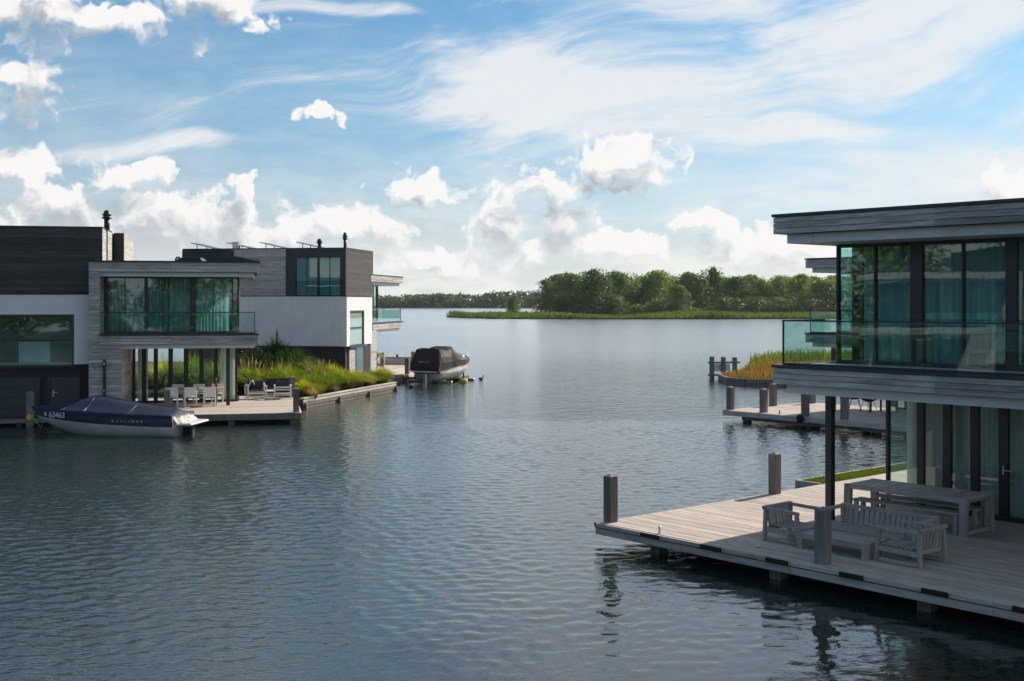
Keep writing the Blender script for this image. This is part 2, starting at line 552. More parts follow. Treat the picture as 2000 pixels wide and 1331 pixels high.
def box(name, parent, x0, x1, y0, y1, z0, z1, mat, bev=0.0):
    """box given by its extents in the coordinates of its thing"""
    px = py = pz = 0
    q = parent
    while q is not None and q.parent is not None:        # a sub-part: take off the offsets of the parts above it
        px += q.location.x; py += q.location.y; pz += q.location.z
        q = q.parent
    if x1 < x0:
        x0, x1 = x1, x0
    return link(name, box_mesh(x1 - x0, y1 - y0, z1 - z0, mat, bev), parent,
                ((x0 + x1) / 2 - px, (y0 + y1) / 2 - py, (z0 + z1) / 2 - pz))


def mesh(name, parent, verts, faces, mat, smooth=False, loc=(0, 0, 0), rz=0.0):
    me = bpy.data.meshes.new(name)
    me.from_pydata([tuple(v) for v in verts], [], faces)
    bm = bmesh.new()
    bm.from_mesh(me)
    bmesh.ops.recalc_face_normals(bm, faces=bm.faces)
    bm.to_mesh(me)
    bm.free()
    if smooth:
        for p in me.polygons:
            p.use_smooth = True
    me.materials.append(MATS[mat])
    px = py = pz = 0
    q = parent
    while q is not None and q.parent is not None:
        px += q.location.x; py += q.location.y; pz += q.location.z
        q = q.parent
    return link(name, me, parent, (loc[0] - px, loc[1] - py, loc[2] - pz), rz)


def prism(name, parent, poly, z0, z1, mat):
    n = len(poly)
    vs = [(x, y, z0) for x, y in poly] + [(x, y, z1) for x, y in poly]
    fs = [list(range(n))[::-1], list(range(n, 2 * n))] + [[i, (i + 1) % n, n + (i + 1) % n, n + i] for i in range(n)]
    return mesh(name, parent, vs, fs, mat)


def lathe_data(profile, n=16, c=(0, 0, 0)):
    vs, fs = [], []
    for r, z in profile:
        for i in range(n):
            a = 2 * math.pi * i / n
            vs.append((c[0] + r * math.cos(a), c[1] + r * math.sin(a), c[2] + z))
    m = len(profile)
    for j in range(m - 1):
        for i in range(n):
            fs.append([j * n + i, j * n + (i + 1) % n, (j + 1) * n + (i + 1) % n, (j + 1) * n + i])
    fs.append([i for i in range(n)][::-1])
    fs.append([(m - 1) * n + i for i in range(n)])
    return vs, fs


def lathe(name, parent, profile, mat, c=(0, 0, 0), n=16):
    vs, fs = lathe_data(profile, n, c)
    return mesh(name, parent, vs, fs, mat, True)


def tube(name, parent, pts, r, mat, n=6):
    vs, fs = [], []
    pts = [Vector(p) for p in pts]
    for k, p in enumerate(pts):
        d = (pts[min(k + 1, len(pts) - 1)] - pts[max(k - 1, 0)]).normalized()
        u = d.cross(Vector((0, 0, 1)))
        if u.length < 1e-3:
            u = Vector((1, 0, 0))
        u.normalize()
        w = d.cross(u)
        for i in range(n):
            a = 2 * math.pi * i / n
            vs.append(p + (u * math.cos(a) + w * math.sin(a)) * r)
    for k in range(len(pts) - 1):
        for i in range(n):
            fs.append([k * n + i, k * n + (i + 1) % n, (k + 1) * n + (i + 1) % n, (k + 1) * n + i])
    fs.append(list(range(n)))
    fs.append([(len(pts) - 1) * n + i for i in range(n)])
    return mesh(name, parent, vs, fs, mat, True)


def text_part(name, parent, body, size, mat, loc, rot, shear=0.0, spacing=1.0, xs=1.0, thick=0.004):
    cu = bpy.data.curves.new(name, 'FONT')
    cu.body = body
    cu.size = size
    cu.shear = shear
    cu.space_character = spacing
    cu.extrude = thick
    cu.align_x = 'CENTER'
    tmp = bpy.data.objects.new('tmp', cu)
    COL.objects.link(tmp)
    bpy.context.view_layer.update()
    me = bpy.data.meshes.new_from_object(tmp.evaluated_get(bpy.context.evaluated_depsgraph_get()))
    bpy.data.objects.remove(tmp)
    me.materials.clear()
    me.materials.append(MATS[mat])
    o = link(name, me, parent, loc)
    o.rotation_euler = rot
    o.scale = (xs, 1, 1)
    return o


# ------------------------------------------------------------------ water and land
WS = 2600
PX0, PX1, PY0, PY1 = -25.0, 25.0, 13.0, 52.0


def wave_patch():
    """water of the channel with its wind ripples as real relief: a sum of many short waves, calmer in the lee of the decks"""
    import numpy as np
    rng = np.random.default_rng(4)
    step = 0.066
    xs = np.arange(PX0, PX1 + step / 2, step)
    ys = np.arange(PY0, PY1 + step / 2, step)
    xs[-1], ys[-1] = PX1, PY1
    X, Y = np.meshgrid(xs.astype(np.float32), ys.astype(np.float32))
    H = np.zeros_like(X)
    N = 64
    for i in range(N):
        lam = 0.21 * (0.62 / 0.21) ** (rng.random() ** 1.2)
        th = math.radians(-97) + rng.normal(0, 0.95)
        k = 2 * math.pi / lam
        amp = 0.0150 / k
        H += (amp * np.sin(k * (math.cos(th) * X + math.sin(th) * Y) + rng.random() * 6.283)).astype(np.float32)
    gust = 1.0 + 0.28 * np.sin(X * 0.21 + 0.9 * np.sin(Y * 0.13)) * np.sin(Y * 0.17 + 0.7 * np.sin(X * 0.11 + 1)) + 0.18 * np.sin(X * 0.55 + Y * 0.35)
    lee = 0.42 + 0.58 * np.clip((np.hypot((X - 10.0), (Y - 15.5) * 0.8) - 4.0) / 9.0, 0, 1)
    edge = np.clip(np.minimum(np.minimum(X - PX0, PX1 - X), np.minimum(Y - PY0, PY1 - Y)) / 5.0, 0, 1)
    Z = H * gust * lee * edge
    ny, nx = X.shape
    co = np.stack([X, Y, Z.astype(np.float32)], -1).reshape(-1, 3)
    idx = np.arange(nx * ny, dtype=np.int32).reshape(ny, nx)
    q = np.stack([idx[:-1, :-1], idx[:-1, 1:], idx[1:, 1:], idx[1:, :-1]], -1).reshape(-1, 4)
    me = bpy.data.meshes.new('water')
    me.vertices.add(len(co))
    me.vertices.foreach_set('co', co.ravel())
    me.loops.add(q.size)
    me.loops.foreach_set('vertex_index', q.ravel())
    me.polygons.add(len(q))
    me.polygons.foreach_set('loop_start', np.arange(0, q.size, 4, dtype=np.int32))
    me.polygons.foreach_set('use_smooth', np.ones(len(q), dtype=bool))
    me.update(calc_edges=True)
    me.materials.append(MATS['water'])
    return link('water', me)


structure(wave_patch())
o_v = [(-WS, -600, 0), (WS, -600, 0), (WS, WS, 0), (-WS, WS, 0), (PX0, PY0, 0), (PX1, PY0, 0), (PX1, PY1, 0), (PX0, PY1, 0)]
structure(mesh('lake_water', None, o_v, [[0, 1, 5, 4], [1, 2, 6, 5], [2, 3, 7, 6], [3, 0, 4, 7]], 'water'))
bed = structure(mesh('lake_bed', None, [(-WS, -600, -3), (WS, -600, -3), (WS, WS, -3), (-WS, WS, -3)], [[0, 1, 2, 3]], 'soil'))


class Frame:
    def __init__(s, o, deg):
        s.o = Vector((o[0], o[1], 0))
        s.a = R(deg)

    def w(s, x, y, z=0.0):
        c, n = math.cos(s.a), math.sin(s.a)
        return Vector((s.o.x + c * x - n * y, s.o.y + n * x + c * y, z))


FR = Frame((1.789, 24.917), -49.058)            # right deck: x along its front edge, y back towards the house
FR2 = Frame((1.789 + 6.827, 24.917 + 25.166), -49.058)
F1 = Frame((-10.85, 51.3), 12.06)               # left house: origin at the front right corner of its flat roof
F2 = Frame((-8.85, 75.3), 80.30)                # second left house, turned to face the lake


def poly_w(fr, pts):
    return [tuple(fr.w(x, y))[:2] for x, y in pts]


# bank on the left that carries both houses and the planting between them
qa, qb = (-9.87, 56.36), (-6.6, 67.7)
bank = poly_w(F1, [(-30, 0.75), (-6.9, 0.75), (-6.9, 2.2), (1.2, 2.2), (1.55, 5.2)]) + [qa, qb] + poly_w(F2, [(-6.5, -3.0), (-0.5, -1.6), (9.0, -1.2), (11.5, -1.0), (14, 2), (14, 60)]) + [(-90, 90)]
structure(prism('garden_bank', None, bank, -1.2, 0.40, 'soil'))


# ------------------------------------------------------------------ houses
class House:
    """A waterfront house: a glazed two-storey wing with flat roof and balcony, and a taller dark and white block.
    Wing coordinates: exposed end of the wing at x = 0, wing towards -x, front at y = 0. mir = -1 mirrors it."""

    def __init__(s, fr, ox, oy, mir, label, name='waterfront_house'):
        s.m, s.ox, s.oy = mir, ox, oy
        o = fr.w(ox, oy)
        s.root = thing(name, label, 'house', (o.x, o.y, 0), fr.a)

    def X(s, x):
        return x * s.m

    def box(s, name, par, x0, x1, y0, y1, z0, z1, mat, bev=0.0):
        return box(name, par or s.root, s.X(x0), s.X(x1), y0, y1, z0, z1, mat, bev)

    def band(s, name, W, depth, zt, zb, joints, sides=True, rows=3):
        """flat roof or balcony slab: core, metal edge, timber boards and the white band set back below them"""
        wh = 0.195
        core = s.box(name, None, -W + 0.03, -0.06, 0.06, depth, zb + wh + 0.02, zt - 0.05, 'edge_metal')
        s.box('edge_cap', core, -W, 0.02, -0.03, 0.10, zt - 0.06, zt, 'edge_metal')
        s.box('edge_cap', core, -0.10, 0.018, 0.102, depth, zt - 0.06, zt - 0.002, 'edge_metal')
        z0, z1 = zb + wh, zt - 0.062
        hh = (z1 - z0) / rows
        cuts = [-W] + [j for j in joints if j > -W] + [0.0]
        for k in range(rows):
            for i in range(len(cuts) - 1):
                s.box('fascia_board', core, cuts[i] + 0.004, cuts[i + 1] - 0.004, 0.0, 0.028, z0 + k * hh, z0 + (k + 1) * hh - 0.009, 'cladding', 0.003)
            if sides:
                s.box('fascia_board', core, -0.028, 0.0, 0.030, depth * 0.5, z0 + k * hh, z0 + (k + 1) * hh - 0.009, 'cladding_side', 0.003)
                s.box('fascia_board', core, -0.028, 0.0, depth * 0.5 + 0.006, depth, z0 + k * hh, z0 + (k + 1) * hh - 0.009, 'cladding_side', 0.003)
        cuts = [-W + 0.06] + [j for j in joints if j > -W] + [-0.85, -0.2]
        for i in range(len(cuts) - 1):
            s.box('white_panel', core, cuts[i] + 0.004, cuts[i + 1] - 0.004, 0.2, 0.225, zb, zb + wh - 0.003, 'panel_white')
        s.box('white_panel', core, -0.225, -0.2, 0.228, depth, zb, zb + wh - 0.003, 'panel_white')
        s.box('soffit', core, -W + 0.03, -0.23, 0.23, depth, zb + 0.012, zb + 0.06, 'panel_white')
        return core

    def glazing(s, name, x_end, x_start, y, z0, z1, bars, mat='glass_window', cheap=False):
        """glass front: bars = list of (x0, x1) uprights; panes between them"""
        fr = s.box(name, None, x_start, x_end, y - 0.02, y + 0.10, z1 - 0.07, z1, 'frame')
        s.box('sill', fr, x_start, x_end, y - 0.02, y + 0.10, z0, z0 + 0.09, 'frame')
        for a, b in bars:
            s.box('mullion', fr, a, b, y - 0.022, y + 0.09, z0 + 0.09, z1 - 0.07, 'frame')
        bars = sorted(bars)
        for i in range(len(bars) - 1):
            if bars[i + 1][0] - bars[i][1] > 0.05:
                s.box('pane', fr, bars[i][1], bars[i + 1][0], y + 0.02, y + 0.035, z0 + 0.09, z1 - 0.07, mat)
        return fr

    def curtain(s, x0, x1, y, z0, z1, seed=0, mat='curtain', amp=0.075):
        rnd = random.Random(seed)
        if x1 < x0:
            x0, x1 = x1, x0
        n = max(8, int((x1 - x0) / 0.022))
        vs, fs = [], []
        ph, w = 0.0, 36.0
        for i in range(n + 1):
            ph += (x1 - x0) / n * w
            if i % 11 == 0:
                w = rnd.uniform(22, 48)
            x = x0 + (x1 - x0) * i / n
            dy = amp * math.sin(ph) + 0.012 * math.sin(ph * 2.3 + 1)
            vs += [(s.X(x), y + dy, z0), (s.X(x), y + dy * 0.8, z1)]
        for i in range(n):
            fs.append([2 * i, 2 * i + 2, 2 * i + 3, 2 * i + 1])
        return mesh('curtain', s.root, vs, fs, mat, True)

    def side_curtain(s, x, y0, y1, z0, z1, seed=0, mat='curtain_pale'):
        rnd = random.Random(seed)
        n = max(8, int((y1 - y0) / 0.022))
        vs, fs = [], []
        ph = 0.0
        for i in range(n + 1):
            ph += (y1 - y0) / n * rnd.uniform(30, 60)
            y = y0 + (y1 - y0) * i / n
            vs += [(s.X(x) + 0.045 * math.sin(ph), y, z0), (s.X(x) + 0.04 * math.sin(ph), y, z1)]
        for i in range(n):
            fs.append([2 * i, 2 * i + 2, 2 * i + 3, 2 * i + 1])
        return mesh('curtain', s.root, vs, fs, mat, True)

    def railing(s, x0, x1, y, z0, h, joints, side_to, xs):
        """glass balustrade along the front and round the exposed end"""
        top = s.box('balcony_railing', None, x0, x1 + 0.02, y - 0.02, y + 0.025, z0 + h, z0 + h + 0.032, 'frame')
        cuts = [x0] + [j for j in joints if x0 + 0.1 < j < x1 - 0.1] + [x1]
        cuts = sorted(cuts)
        for i in range(len(cuts) - 1):
            s.box('rail_pane', top, cuts[i] + 0.006, cuts[i + 1] - 0.006, y - 0.006, y + 0.006, z0 + 0.02, z0 + h, 'glass_rail')
        s.box('base_rail', top, x0, x1, y - 0.025, y + 0.03, z0 - 0.04, z0 + 0.02, 'frame')
        if side_to:
            mid = (y + side_to) / 2
            s.box('side_rail', top, x1 - 0.02, x1 + 0.022, y + 0.03, side_to, z0 + h, z0 + h + 0.031, 'frame')
            for a, b in ((y + 0.03, mid - 0.006), (mid + 0.006, side_to - 0.01)):
                s.box('rail_pane', top, x1 - 0.006, x1 + 0.006, a, b, z0 + 0.02, z0 + h, 'glass_rail')
            s.box('corner_post', top, x1 - 0.015, x1 + 0.015, y - 0.015, y + 0.015, z0 + 0.021, z0 + h - 0.001, 'frame')

    def boards(s, name, par, axis, p, u0, u1, z0, z1, mat, pitch=0.145, out=0.024, sgn=-1):
        """horizontal cladding boards on a wall plane; axis 'y': wall faces along y at y = p, axis 'x': wall faces along x at x = p"""
        n = max(1, int(round((z1 - z0) / pitch)))
        h = (z1 - z0) / n
        for k in range(n):
            a, b = z0 + k * h, z0 + (k + 1) * h - 0.008
            lo, hi = (p - out, p) if sgn < 0 else (p, p + out)
            if axis == 'y':
                s.box(name, par, u0, u1, lo, hi, a, b, mat, 0.003)
            else:
                s.box(name, par, lo, hi, u0, u1, a, b, mat, 0.003)


mat_wood('cladding_side', (0.31, 0.305, 0.295), (0.60, 0.58, 0.545), 0.16, axis=1)
mat_wood('dark_board_side', (0.030, 0.031, 0.033), (0.060, 0.060, 0.060), 0.2, 0.55, 1, 0.2)


def flue(name, loc, h, r, label, cowl=True):
    t = thing(name, label, 'flue', loc)
    lathe('pipe', t, [(r, 0), (r, h * 0.55)], 'steel' if not cowl else 'frame', n=12)
    lathe('cowl', t, [(r * 1.0, h * 0.55), (r * 1.75, h * 0.58), (r * 1.75, h * 0.64), (r * 1.15, h * 0.68), (r * 1.6, h * 0.74), (r * 1.6, h * 0.82),
                      (r * 1.0, h * 0.86), (r * 1.2, h * 0.92), (r * 0.6, h)], 'frame', n=12)
    return t


# ---- right house (near)
hr = House(FR, 2.52, 2.57, -1, 'glazed grey timber house with flat roof above the near wooden deck')
ZR, ZF = 6.84, 3.75
WR = 11.0
hr.band('roof', WR, 9.5, ZR, 6.24, (-3.61, -7.2))
hr.band('balcony_slab', WR, 7.0, ZF, 3.16, (-3.61, -7.2))
wy, wx = 1.62, -0.44
hr.box('balcony_floor', None, -WR, -0.16, 0.12, wy - 0.03, ZF - 0.055, ZF - 0.012, 'panel_white')
bars = [(wx - 0.05, wx), (wx - 0.935, wx - 0.90), (wx - 1.99, wx - 1.73), (wx - 2.87, wx - 2.83), (wx - 3.93, wx - 3.71), (wx - 4.8, wx - 4.76), (wx - 5.9, wx - 5.65), (-WR + 0.1, -WR + 0.2)]
hr.glazing('upper_window', wx, -WR + 0.1, wy, ZF - 0.02, 6.25, bars)
hr.box('corner_pane', None, wx - 0.04, wx - 0.025, wy + 0.11, wy + 0.55, ZF + 0.08, 6.17, 'glass_window')
hr.box('side_wall', None, wx - 0.25, wx, wy + 0.56, 8.5, ZF + 0.01, 6.25, 'dark_cladding')
hr.curtain(wx - 0.5, -WR + 0.3, wy + 0.30, ZF + 0.05, 6.22, 3)
hr.box('room_wall', None, -WR + 0.1, wx - 0.3, 6.8, 6.95, ZF, 6.25, 'interior')
hr.box('room_floor', None, -WR + 0.1, wx - 0.05, wy + 0.12, 6.78, ZF - 0.04, ZF + 0.02, 'interior')
hr.railing(-WR, -0.16, 0.13, ZF + 0.02, 0.87, [-1.06, -1.95, -2.85, -3.73, -4.61, -5.5, -6.4, -7.3, -8.2], wy - 0.04, None)
gx = -0.13
gy = 4.03
gb = [(gx - 0.06, gx)] + [(-(a) , -(b)) for a, b in ((1.06, 0.90), (1.70, 1.52), (2.34, 2.16), (2.99, 2.79), (3.66, 3.46), (4.33, 4.13), (5.0, 4.8), (WR - 0.1, WR - 0.2))]
doors = hr.glazing('sliding_doors', gx, -WR + 0.1, gy, 0.45, 3.18, gb, 'glass_clear')
hr.box('door_handle', doors, -2.93, -2.90, gy - 0.07, gy - 0.03, 1.42, 1.62, 'steel')
hr.box('door_lever', doors, -3.10, -2.93, gy - 0.075, gy - 0.055, 1.50, 1.52, 'steel')
hr.box('side_pane', None, gx - 0.035, gx - 0.02, gy + 0.12, gy + 2.6, 0.54, 3.1, 'glass_clear')
hr.box('side_frame', None, gx - 0.06, gx, gy + 0.11, gy + 2.65, 0.45, 0.535, 'frame')
hr.curtain(gx - 0.35, -WR + 0.3, gy + 0.34, 0.5, 3.14, 5, 'curtain_pale')
hr.side_curtain(gx - 0.22, gy + 0.5, gy + 2.5, 0.5, 3.14, 6)
hr.box('room_wall', None, -WR + 0.1, gx, gy + 2.7, gy + 2.85, 0.5, 3.17, 'cladding')
hr.box('room_floor', None, -WR + 0.1, gx - 0.07, gy + 0.12, gy + 2.69, 0.40, 0.48, 'interior')
hr.box('column', None, -0.515, -0.365, 1.30, 1.45, 0.45, 3.17, 'edge_metal', 0.006)

# ---- second right house, mostly hidden behind the first
hs = House(FR2, 2.52, 2.57, -1, 'second flat-roofed grey timber house showing behind the near right balcony')
hs.band('roof', WR, 9.0, ZR, 6.24, (-3.61, -7.2))
hs.band('balcony_slab', WR, 7.0, ZF, 3.16, (-3.61, -7.2))
hs.box('balcony_floor', None, -WR, -0.16, 0.12, wy - 0.03, ZF - 0.055, ZF - 0.012, 'panel_white')
hs.glazing('upper_window', wx, -WR + 0.1, wy, ZF - 0.02, 6.25, bars)
hs.curtain(wx - 0.5, -WR + 0.3, wy + 0.30, ZF + 0.05, 6.22, 3)
hs.box('room_wall', None, -WR + 0.1, wx - 0.3, 4.2, 4.4, ZF, 6.25, 'interior')
hs.railing(-WR, -0.16, 0.13, ZF + 0.02, 0.87, [-1.06, -1.95, -2.85, -3.73], wy - 0.04, None)
hs.glazing('sliding_doors', gx - 1.6, -WR + 0.1, gy, 0.45, 3.18, [(gx - 1.66, gx - 1.6)] + gb[2:], 'glass_clear')
hs.curtain(gx - 1.9, -WR + 0.3, gy + 0.34, 0.5, 3.14, 5, 'curtain_pale')
hs.box('room_wall', None, -WR + 0.1, gx - 1.7, gy + 2.7, gy + 2.85, 0.4, 3.17, 'cladding')
hs.box('column', None, -0.515, -0.365, 1.30, 1.45, 0.45, 3.17, 'edge_metal', 0.006)


# ---- left houses: wing plus tall block
def left_house(fr, ox, W, label, my, window, side_detail):
    h = House(fr, ox, 0, 1, label)
    zr, zf = 6.76, 3.67
    h.band('roof', W, 8.5, zr, 6.10, (-3.62,))
    h.band('balcony_slab', W - 0.42, 7.0, zf, 3.05, (-3.62,))
    # timber return at the closed end, full height
    fr_w = h.box('end_wall', None, -W + 0.04, -W + 0.40, 0.07, 7.0, 0.35, 6.28, 'edge_metal')
    h.boards('board', fr_w, 'y', 0.06, -W, -W + 0.42, zf, 6.29, 'cladding')
    h.boards('board', fr_w, 'x', -W + 0.40, 0.07, 1.6, zf + 0.02, 6.10, 'cladding_side', sgn=1)
    lw = h.box('lower_wall', None, -W + 0.42, -W + 1.30, 0.07, 4.1, 0.35, 3.03, 'edge_metal')
    h.boards('board', lw, 'y', 0.06, -W, -W + 1.32, 0.40, zf - 0.01, 'cladding')
    h.boards('board', lw, 'x', -W + 1.30, 0.07, 4.1, 0.40, 3.04, 'cladding_side', sgn=1)
    wx, wy = -0.85, 1.55
    h.box('balcony_floor', None, -W + 0.45, -0.16, 0.12, wy - 0.03, zf - 0.055, zf - 0.012, 'panel_white')
    c = -1
    bars = [(wx - 0.06, wx), (wx - 0.30, wx - 0.25), (wx - 1.10, wx - 1.07), (wx - 2.08, wx - 1.83), (wx - 2.98, wx - 2.94), (wx - 3.24, wx - 3.20), (wx - 3.98, wx - 3.84),
            (wx - 4.80, wx - 4.76), (-W + 0.44, -W + 0.52)]
    bars = [b for b in bars if b[0] > -W + 0.5] + [(-W + 0.44, -W + 0.52)]
    h.glazing('upper_window', wx, -W + 0.42, wy, zf - 0.02, 6.12, bars)
    h.curtain(-W + 0.6, wx - 0.42, wy + 0.30, zf + 0.05, 6.08, 11)
    h.box('corner_pane', None, wx - 0.04, wx - 0.025, wy + 0.11, wy + 1.4, zf + 0.08, 6.05, 'glass_window')
    h.box('side_wall', None, wx - 0.2, wx, wy + 1.45, 6.8, zf + 0.01, 6.11, 'dark_cladding')
    h.box('room_wall', None, -W + 0.5, wx - 0.25, 5.5, 5.65, zf, 6.11, 'interior')
    h.railing(-W + 0.45, -0.16, 0.13, zf + 0.02, 0.87, [-1.06, -3.62, -5.4], wy - 0.04, None)
    # ground floor doors
    gy, gxe = 4.15, -0.95
    gb = [(-W + 1.33, -W + 1.47)] + [(gxe - a, gxe - b) for a, b in ((0.10, 0.0), (1.05, 0.88), (1.70, 1.50), (2.38, 2.18), (3.06, 2.86), (3.70, 3.52), (4.22, 4.02))]
    gb = [b for b in gb if b[0] >= -W + 1.3]
    h.glazing('sliding_doors', gxe, -W + 1.33, gy, 0.45, 3.08, gb, 'glass_clear')
    h.box('side_pane', None, gxe - 0.04, gxe - 0.025, gy + 0.12, 6.4, 0.54, 3.0, 'glass_clear')
    h.curtain(gxe - 0.75, gxe - 0.08, gy + 0.30, 0.5, 3.05, 13, 'curtain_pale')
    h.side_curtain(gxe - 0.2, gy + 0.3, gy + 0.9, 0.5, 3.05, 14)
    h.curtain(-W + 1.55, -W + 2.0, gy + 0.30, 0.5, 3.05, 15, 'curtain_pale')
    h.box('room_floor', None, -W + 1.3, gxe - 0.05, gy + 0.12, 6.9, 0.36, 0.47, 'interior')
    h.box('column', None, -1.40, -1.24, 2.0, 2.16, 0.45, 3.07, 'frame', 0.006)
    # tall block
    x0, x1 = -W - 5.15, -W + 0.45
    yb = my + 10.2
    up = h.box('upper_block', None, x0 + 0.03, x1 - 0.03, my + 0.03, yb, 5.36, 8.16, 'dark_cladding')
    h.box('parapet_cap', up, x0 - 0.01, x1 + 0.01, my - 0.02, my + 0.10, 8.161, 8.21, 'edge_metal')
    h.box('parapet_cap', up, x1 - 0.10, x1 + 0.01, my + 0.102, yb if side_detail else my + 3.5, 8.161, 8.208, 'edge_metal')
    h.box('parapet_cap', up, x0 - 0.01, x0 + 0.10, my + 0.102, yb, 8.161, 8.208, 'edge_metal')
    h.boards('board', up, 'y', my + 0.028, x0, x1, 5.38, 8.15, 'dark_board', 0.138)
    wl, wr, wz0, wz1 = window
    low = h.box('rendered_wall', None, x0 - 0.08, -W - 0.02, my + 3.7, yb - 0.2, 2.42, 5.335, 'render_white')
    h.box('side_render', low, x0 - 0.08, x0 + 0.10, my + 0.30, my + 3.699, 2.421, 5.334, 'render_white')
    h.box('side_render', low, wr + 0.1, -W - 0.02, my + 0.30, my + 3.699, 2.421, 5.334, 'render_white')
    h.box('room_floor', low, x0 + 0.101, wr + 0.099, my + 0.31, my + 3.698, 2.396, 2.44, 'interior')
    fy = my - 0.06
    h.box('render_panel', low, wr, -W - 0.02, fy, my + 0.298, 2.40, 5.333, 'render_white')
    h.box('render_panel', low, wl, wr, fy, my + 0.298, wz1, 5.333, 'render_white')
    h.box('render_panel', low, x0 - 0.08, wl, fy, my + 0.298, 2.40, 5.333, 'render_white')
    h.box('drip_edge', low, x0 - 0.10, -W, fy - 0.03, my + 0.25, 5.336, 5.355, 'edge_metal')
    base = h.box('brick_plinth', None, x0 - 0.02, -W - 0.01, my + 0.05, yb - 0.25, -0.3, 2.395, 'brick_dark')
    # staggered brick courses on the front
    win = h.box('window', None, wl, wr, fy + 0.04, fy + 0.12, wz1 - 0.10, wz1, 'frame')
    h.box('sill', win, wl - 0.02, wr + 0.02, fy - 0.04, fy + 0.14, wz0 - 0.08, wz0 + 0.02, 'frame')
    h.box('transom', win, wl, wr, fy + 0.045, fy + 0.115, (wz0 + wz1) / 2 - 0.06, (wz0 + wz1) / 2 + 0.04, 'frame')
    for a, b in ((wl, wl + 0.09), (wr - 0.09, wr)):
        h.box('jamb', win, a, b, fy + 0.041, fy + 0.119, wz0 + 0.02, wz1 - 0.10, 'frame')
    zm = (wz0 + wz1) / 2
    h.box('pane', win, wl + 0.09, wr - 0.09, fy + 0.07, fy + 0.085, wz0 + 0.02, zm - 0.06, 'glass_clear' if side_detail else 'glass_window')
    h.box('pane', win, wl + 0.09, wr - 0.09, fy + 0.07, fy + 0.085, zm + 0.04, wz1 - 0.10, 'glass_clear' if side_detail else 'glass_window')
    return h, x0, x1, up, low, base, fy, win


h1, bx0, bx1, up1, low1, base1, fy1, win1 = left_house(F1, 0, 6.92, 'grey timber and glass house with dark upper block left of the channel', 0.80, (-11.6, -7.60, 2.34, 4.50), False)
# garage front of the first house
gd = h1.box('garage_door', None, -11.6, -8.95, 0.74, 0.80, 0.20, 1.86, 'garage_door')
for k in range(4):
    h1.box('door_panel', gd, -11.58, -8.97, 0.722, 0.738, 0.22 + k * 0.41, 0.22 + k * 0.41 + 0.395, 'garage_door', 0.006)
sd = h1.box('side_door', None, -8.55, -7.35, 0.74, 0.80, 0.20, 1.86, 'garage_door')
h1.box('door_frame', sd, -8.72, -8.56, 0.70, 0.80, 0.15, 1.95, 'frame')
h1.box('door_leaf', sd, -8.50, -7.40, 0.715, 0.738, 0.24, 1.82, 'garage_door', 0.006)
h1.box('handle_plate', sd, -8.44, -8.40, 0.695, 0.714, 1.05, 1.35, 'steel')
h1.box('handle', sd, -8.42, -8.27, 0.665, 0.694, 1.22, 1.25, 'steel')
# courses of dark brick above the garage
for k in range(7):
    z = 1.93 + k * 0.062
    n = 18
    for i in range(n):
        a = -11.7 + i * 0.265 + (0.13 if k % 2 else 0)
        h1.box('brick', base1, a, min(a + 0.253, -6.95), 0.838, 0.85, z, z + 0.052, 'brick_dark')
# room behind the big window
h1.box('room_wall', None, -11.9, -7.52, 4.3, 4.45, 2.45, 5.3, 'interior')
h1.box('kitchen_unit', None, -10.0, -8.75, 1.9, 2.3, 2.45, 3.35, 'panel_white')
# sunlit side of the dark block, then the stair block behind
h1.boards('side_board', up1, 'x', bx1 - 0.03, 0.83, 2.20, 6.78, 8.15, 'cladding_side', 0.138, sgn=1)
h1.boards('side_board', up1, 'x', bx1 - 0.03, 2.75, 4.35, 6.78, 8.15, 'cladding_side', 0.138, sgn=1)
sb = h1.box('stair_block', None, -6.42, -6.0, 4.6, 8.8, 6.70, 8.16, 'dark_cladding')
h1.boards('side_board', sb, 'x', -6.0, 4.6, 8.8, 6.78, 8.15, 'cladding_side', 0.138, sgn=1)
# black mooring rail fixed to the timber wall
rp = h1.box('guide_rail', None, -6.34, -6.22, -0.16, -0.02, 0.2, 2.62, 'frame', 0.02)
h1.box('bracket', rp, -6.31, -6.25, -0.175, -0.161, 2.42, 2.50, 'steel')
h1.box('bracket', rp, -6.31, -6.25, -0.175, -0.161, 1.30, 1.38, 'steel')
# roof fittings
p = F1.w(-6.45, 2.2, 8.16)
flue('roof_flue', p, 0.85, 0.12, 'black ringed flue cowl on the dark block at far left')
t = thing('roof_vent', 'small bent black vent pipe on the left timber roof', 'vent', F1.w(-3.5, 1.2, 6.71))
tube('pipe', t, [(0, 0, 0), (0, 0, 0.16), (0.06, 0, 0.24), (0.16, 0, 0.24), (0.2, 0, 0.14)], 0.04, 'frame', 8)
t = thing('roof_light', 'low dark roof light on the left timber roof', 'roof light', F1.w(-2.9, 2.2, 6.71))
mesh('kerb', t, [(-.7, -.5, 0), (.7, -.5, 0), (.7, .5, 0), (-.7, .5, 0), (-.45, -.3, .26), (.45, -.3, .26), (.45, .3, .26), (-.45, .3, .26)],
     [[0, 1, 5, 4], [1, 2, 6, 5], [2, 3, 7, 6], [3, 0, 4, 7], [4, 5, 6, 7]], 'frame')

h2, cx0, cx1, up2, low2, base2, fy2, win2 = left_house(F2, 7.75, 7.75, 'white and dark house with timber upper storey beyond the ornamental grasses', 0.0, (-12.36, -9.46, 2.44, 4.50), True)
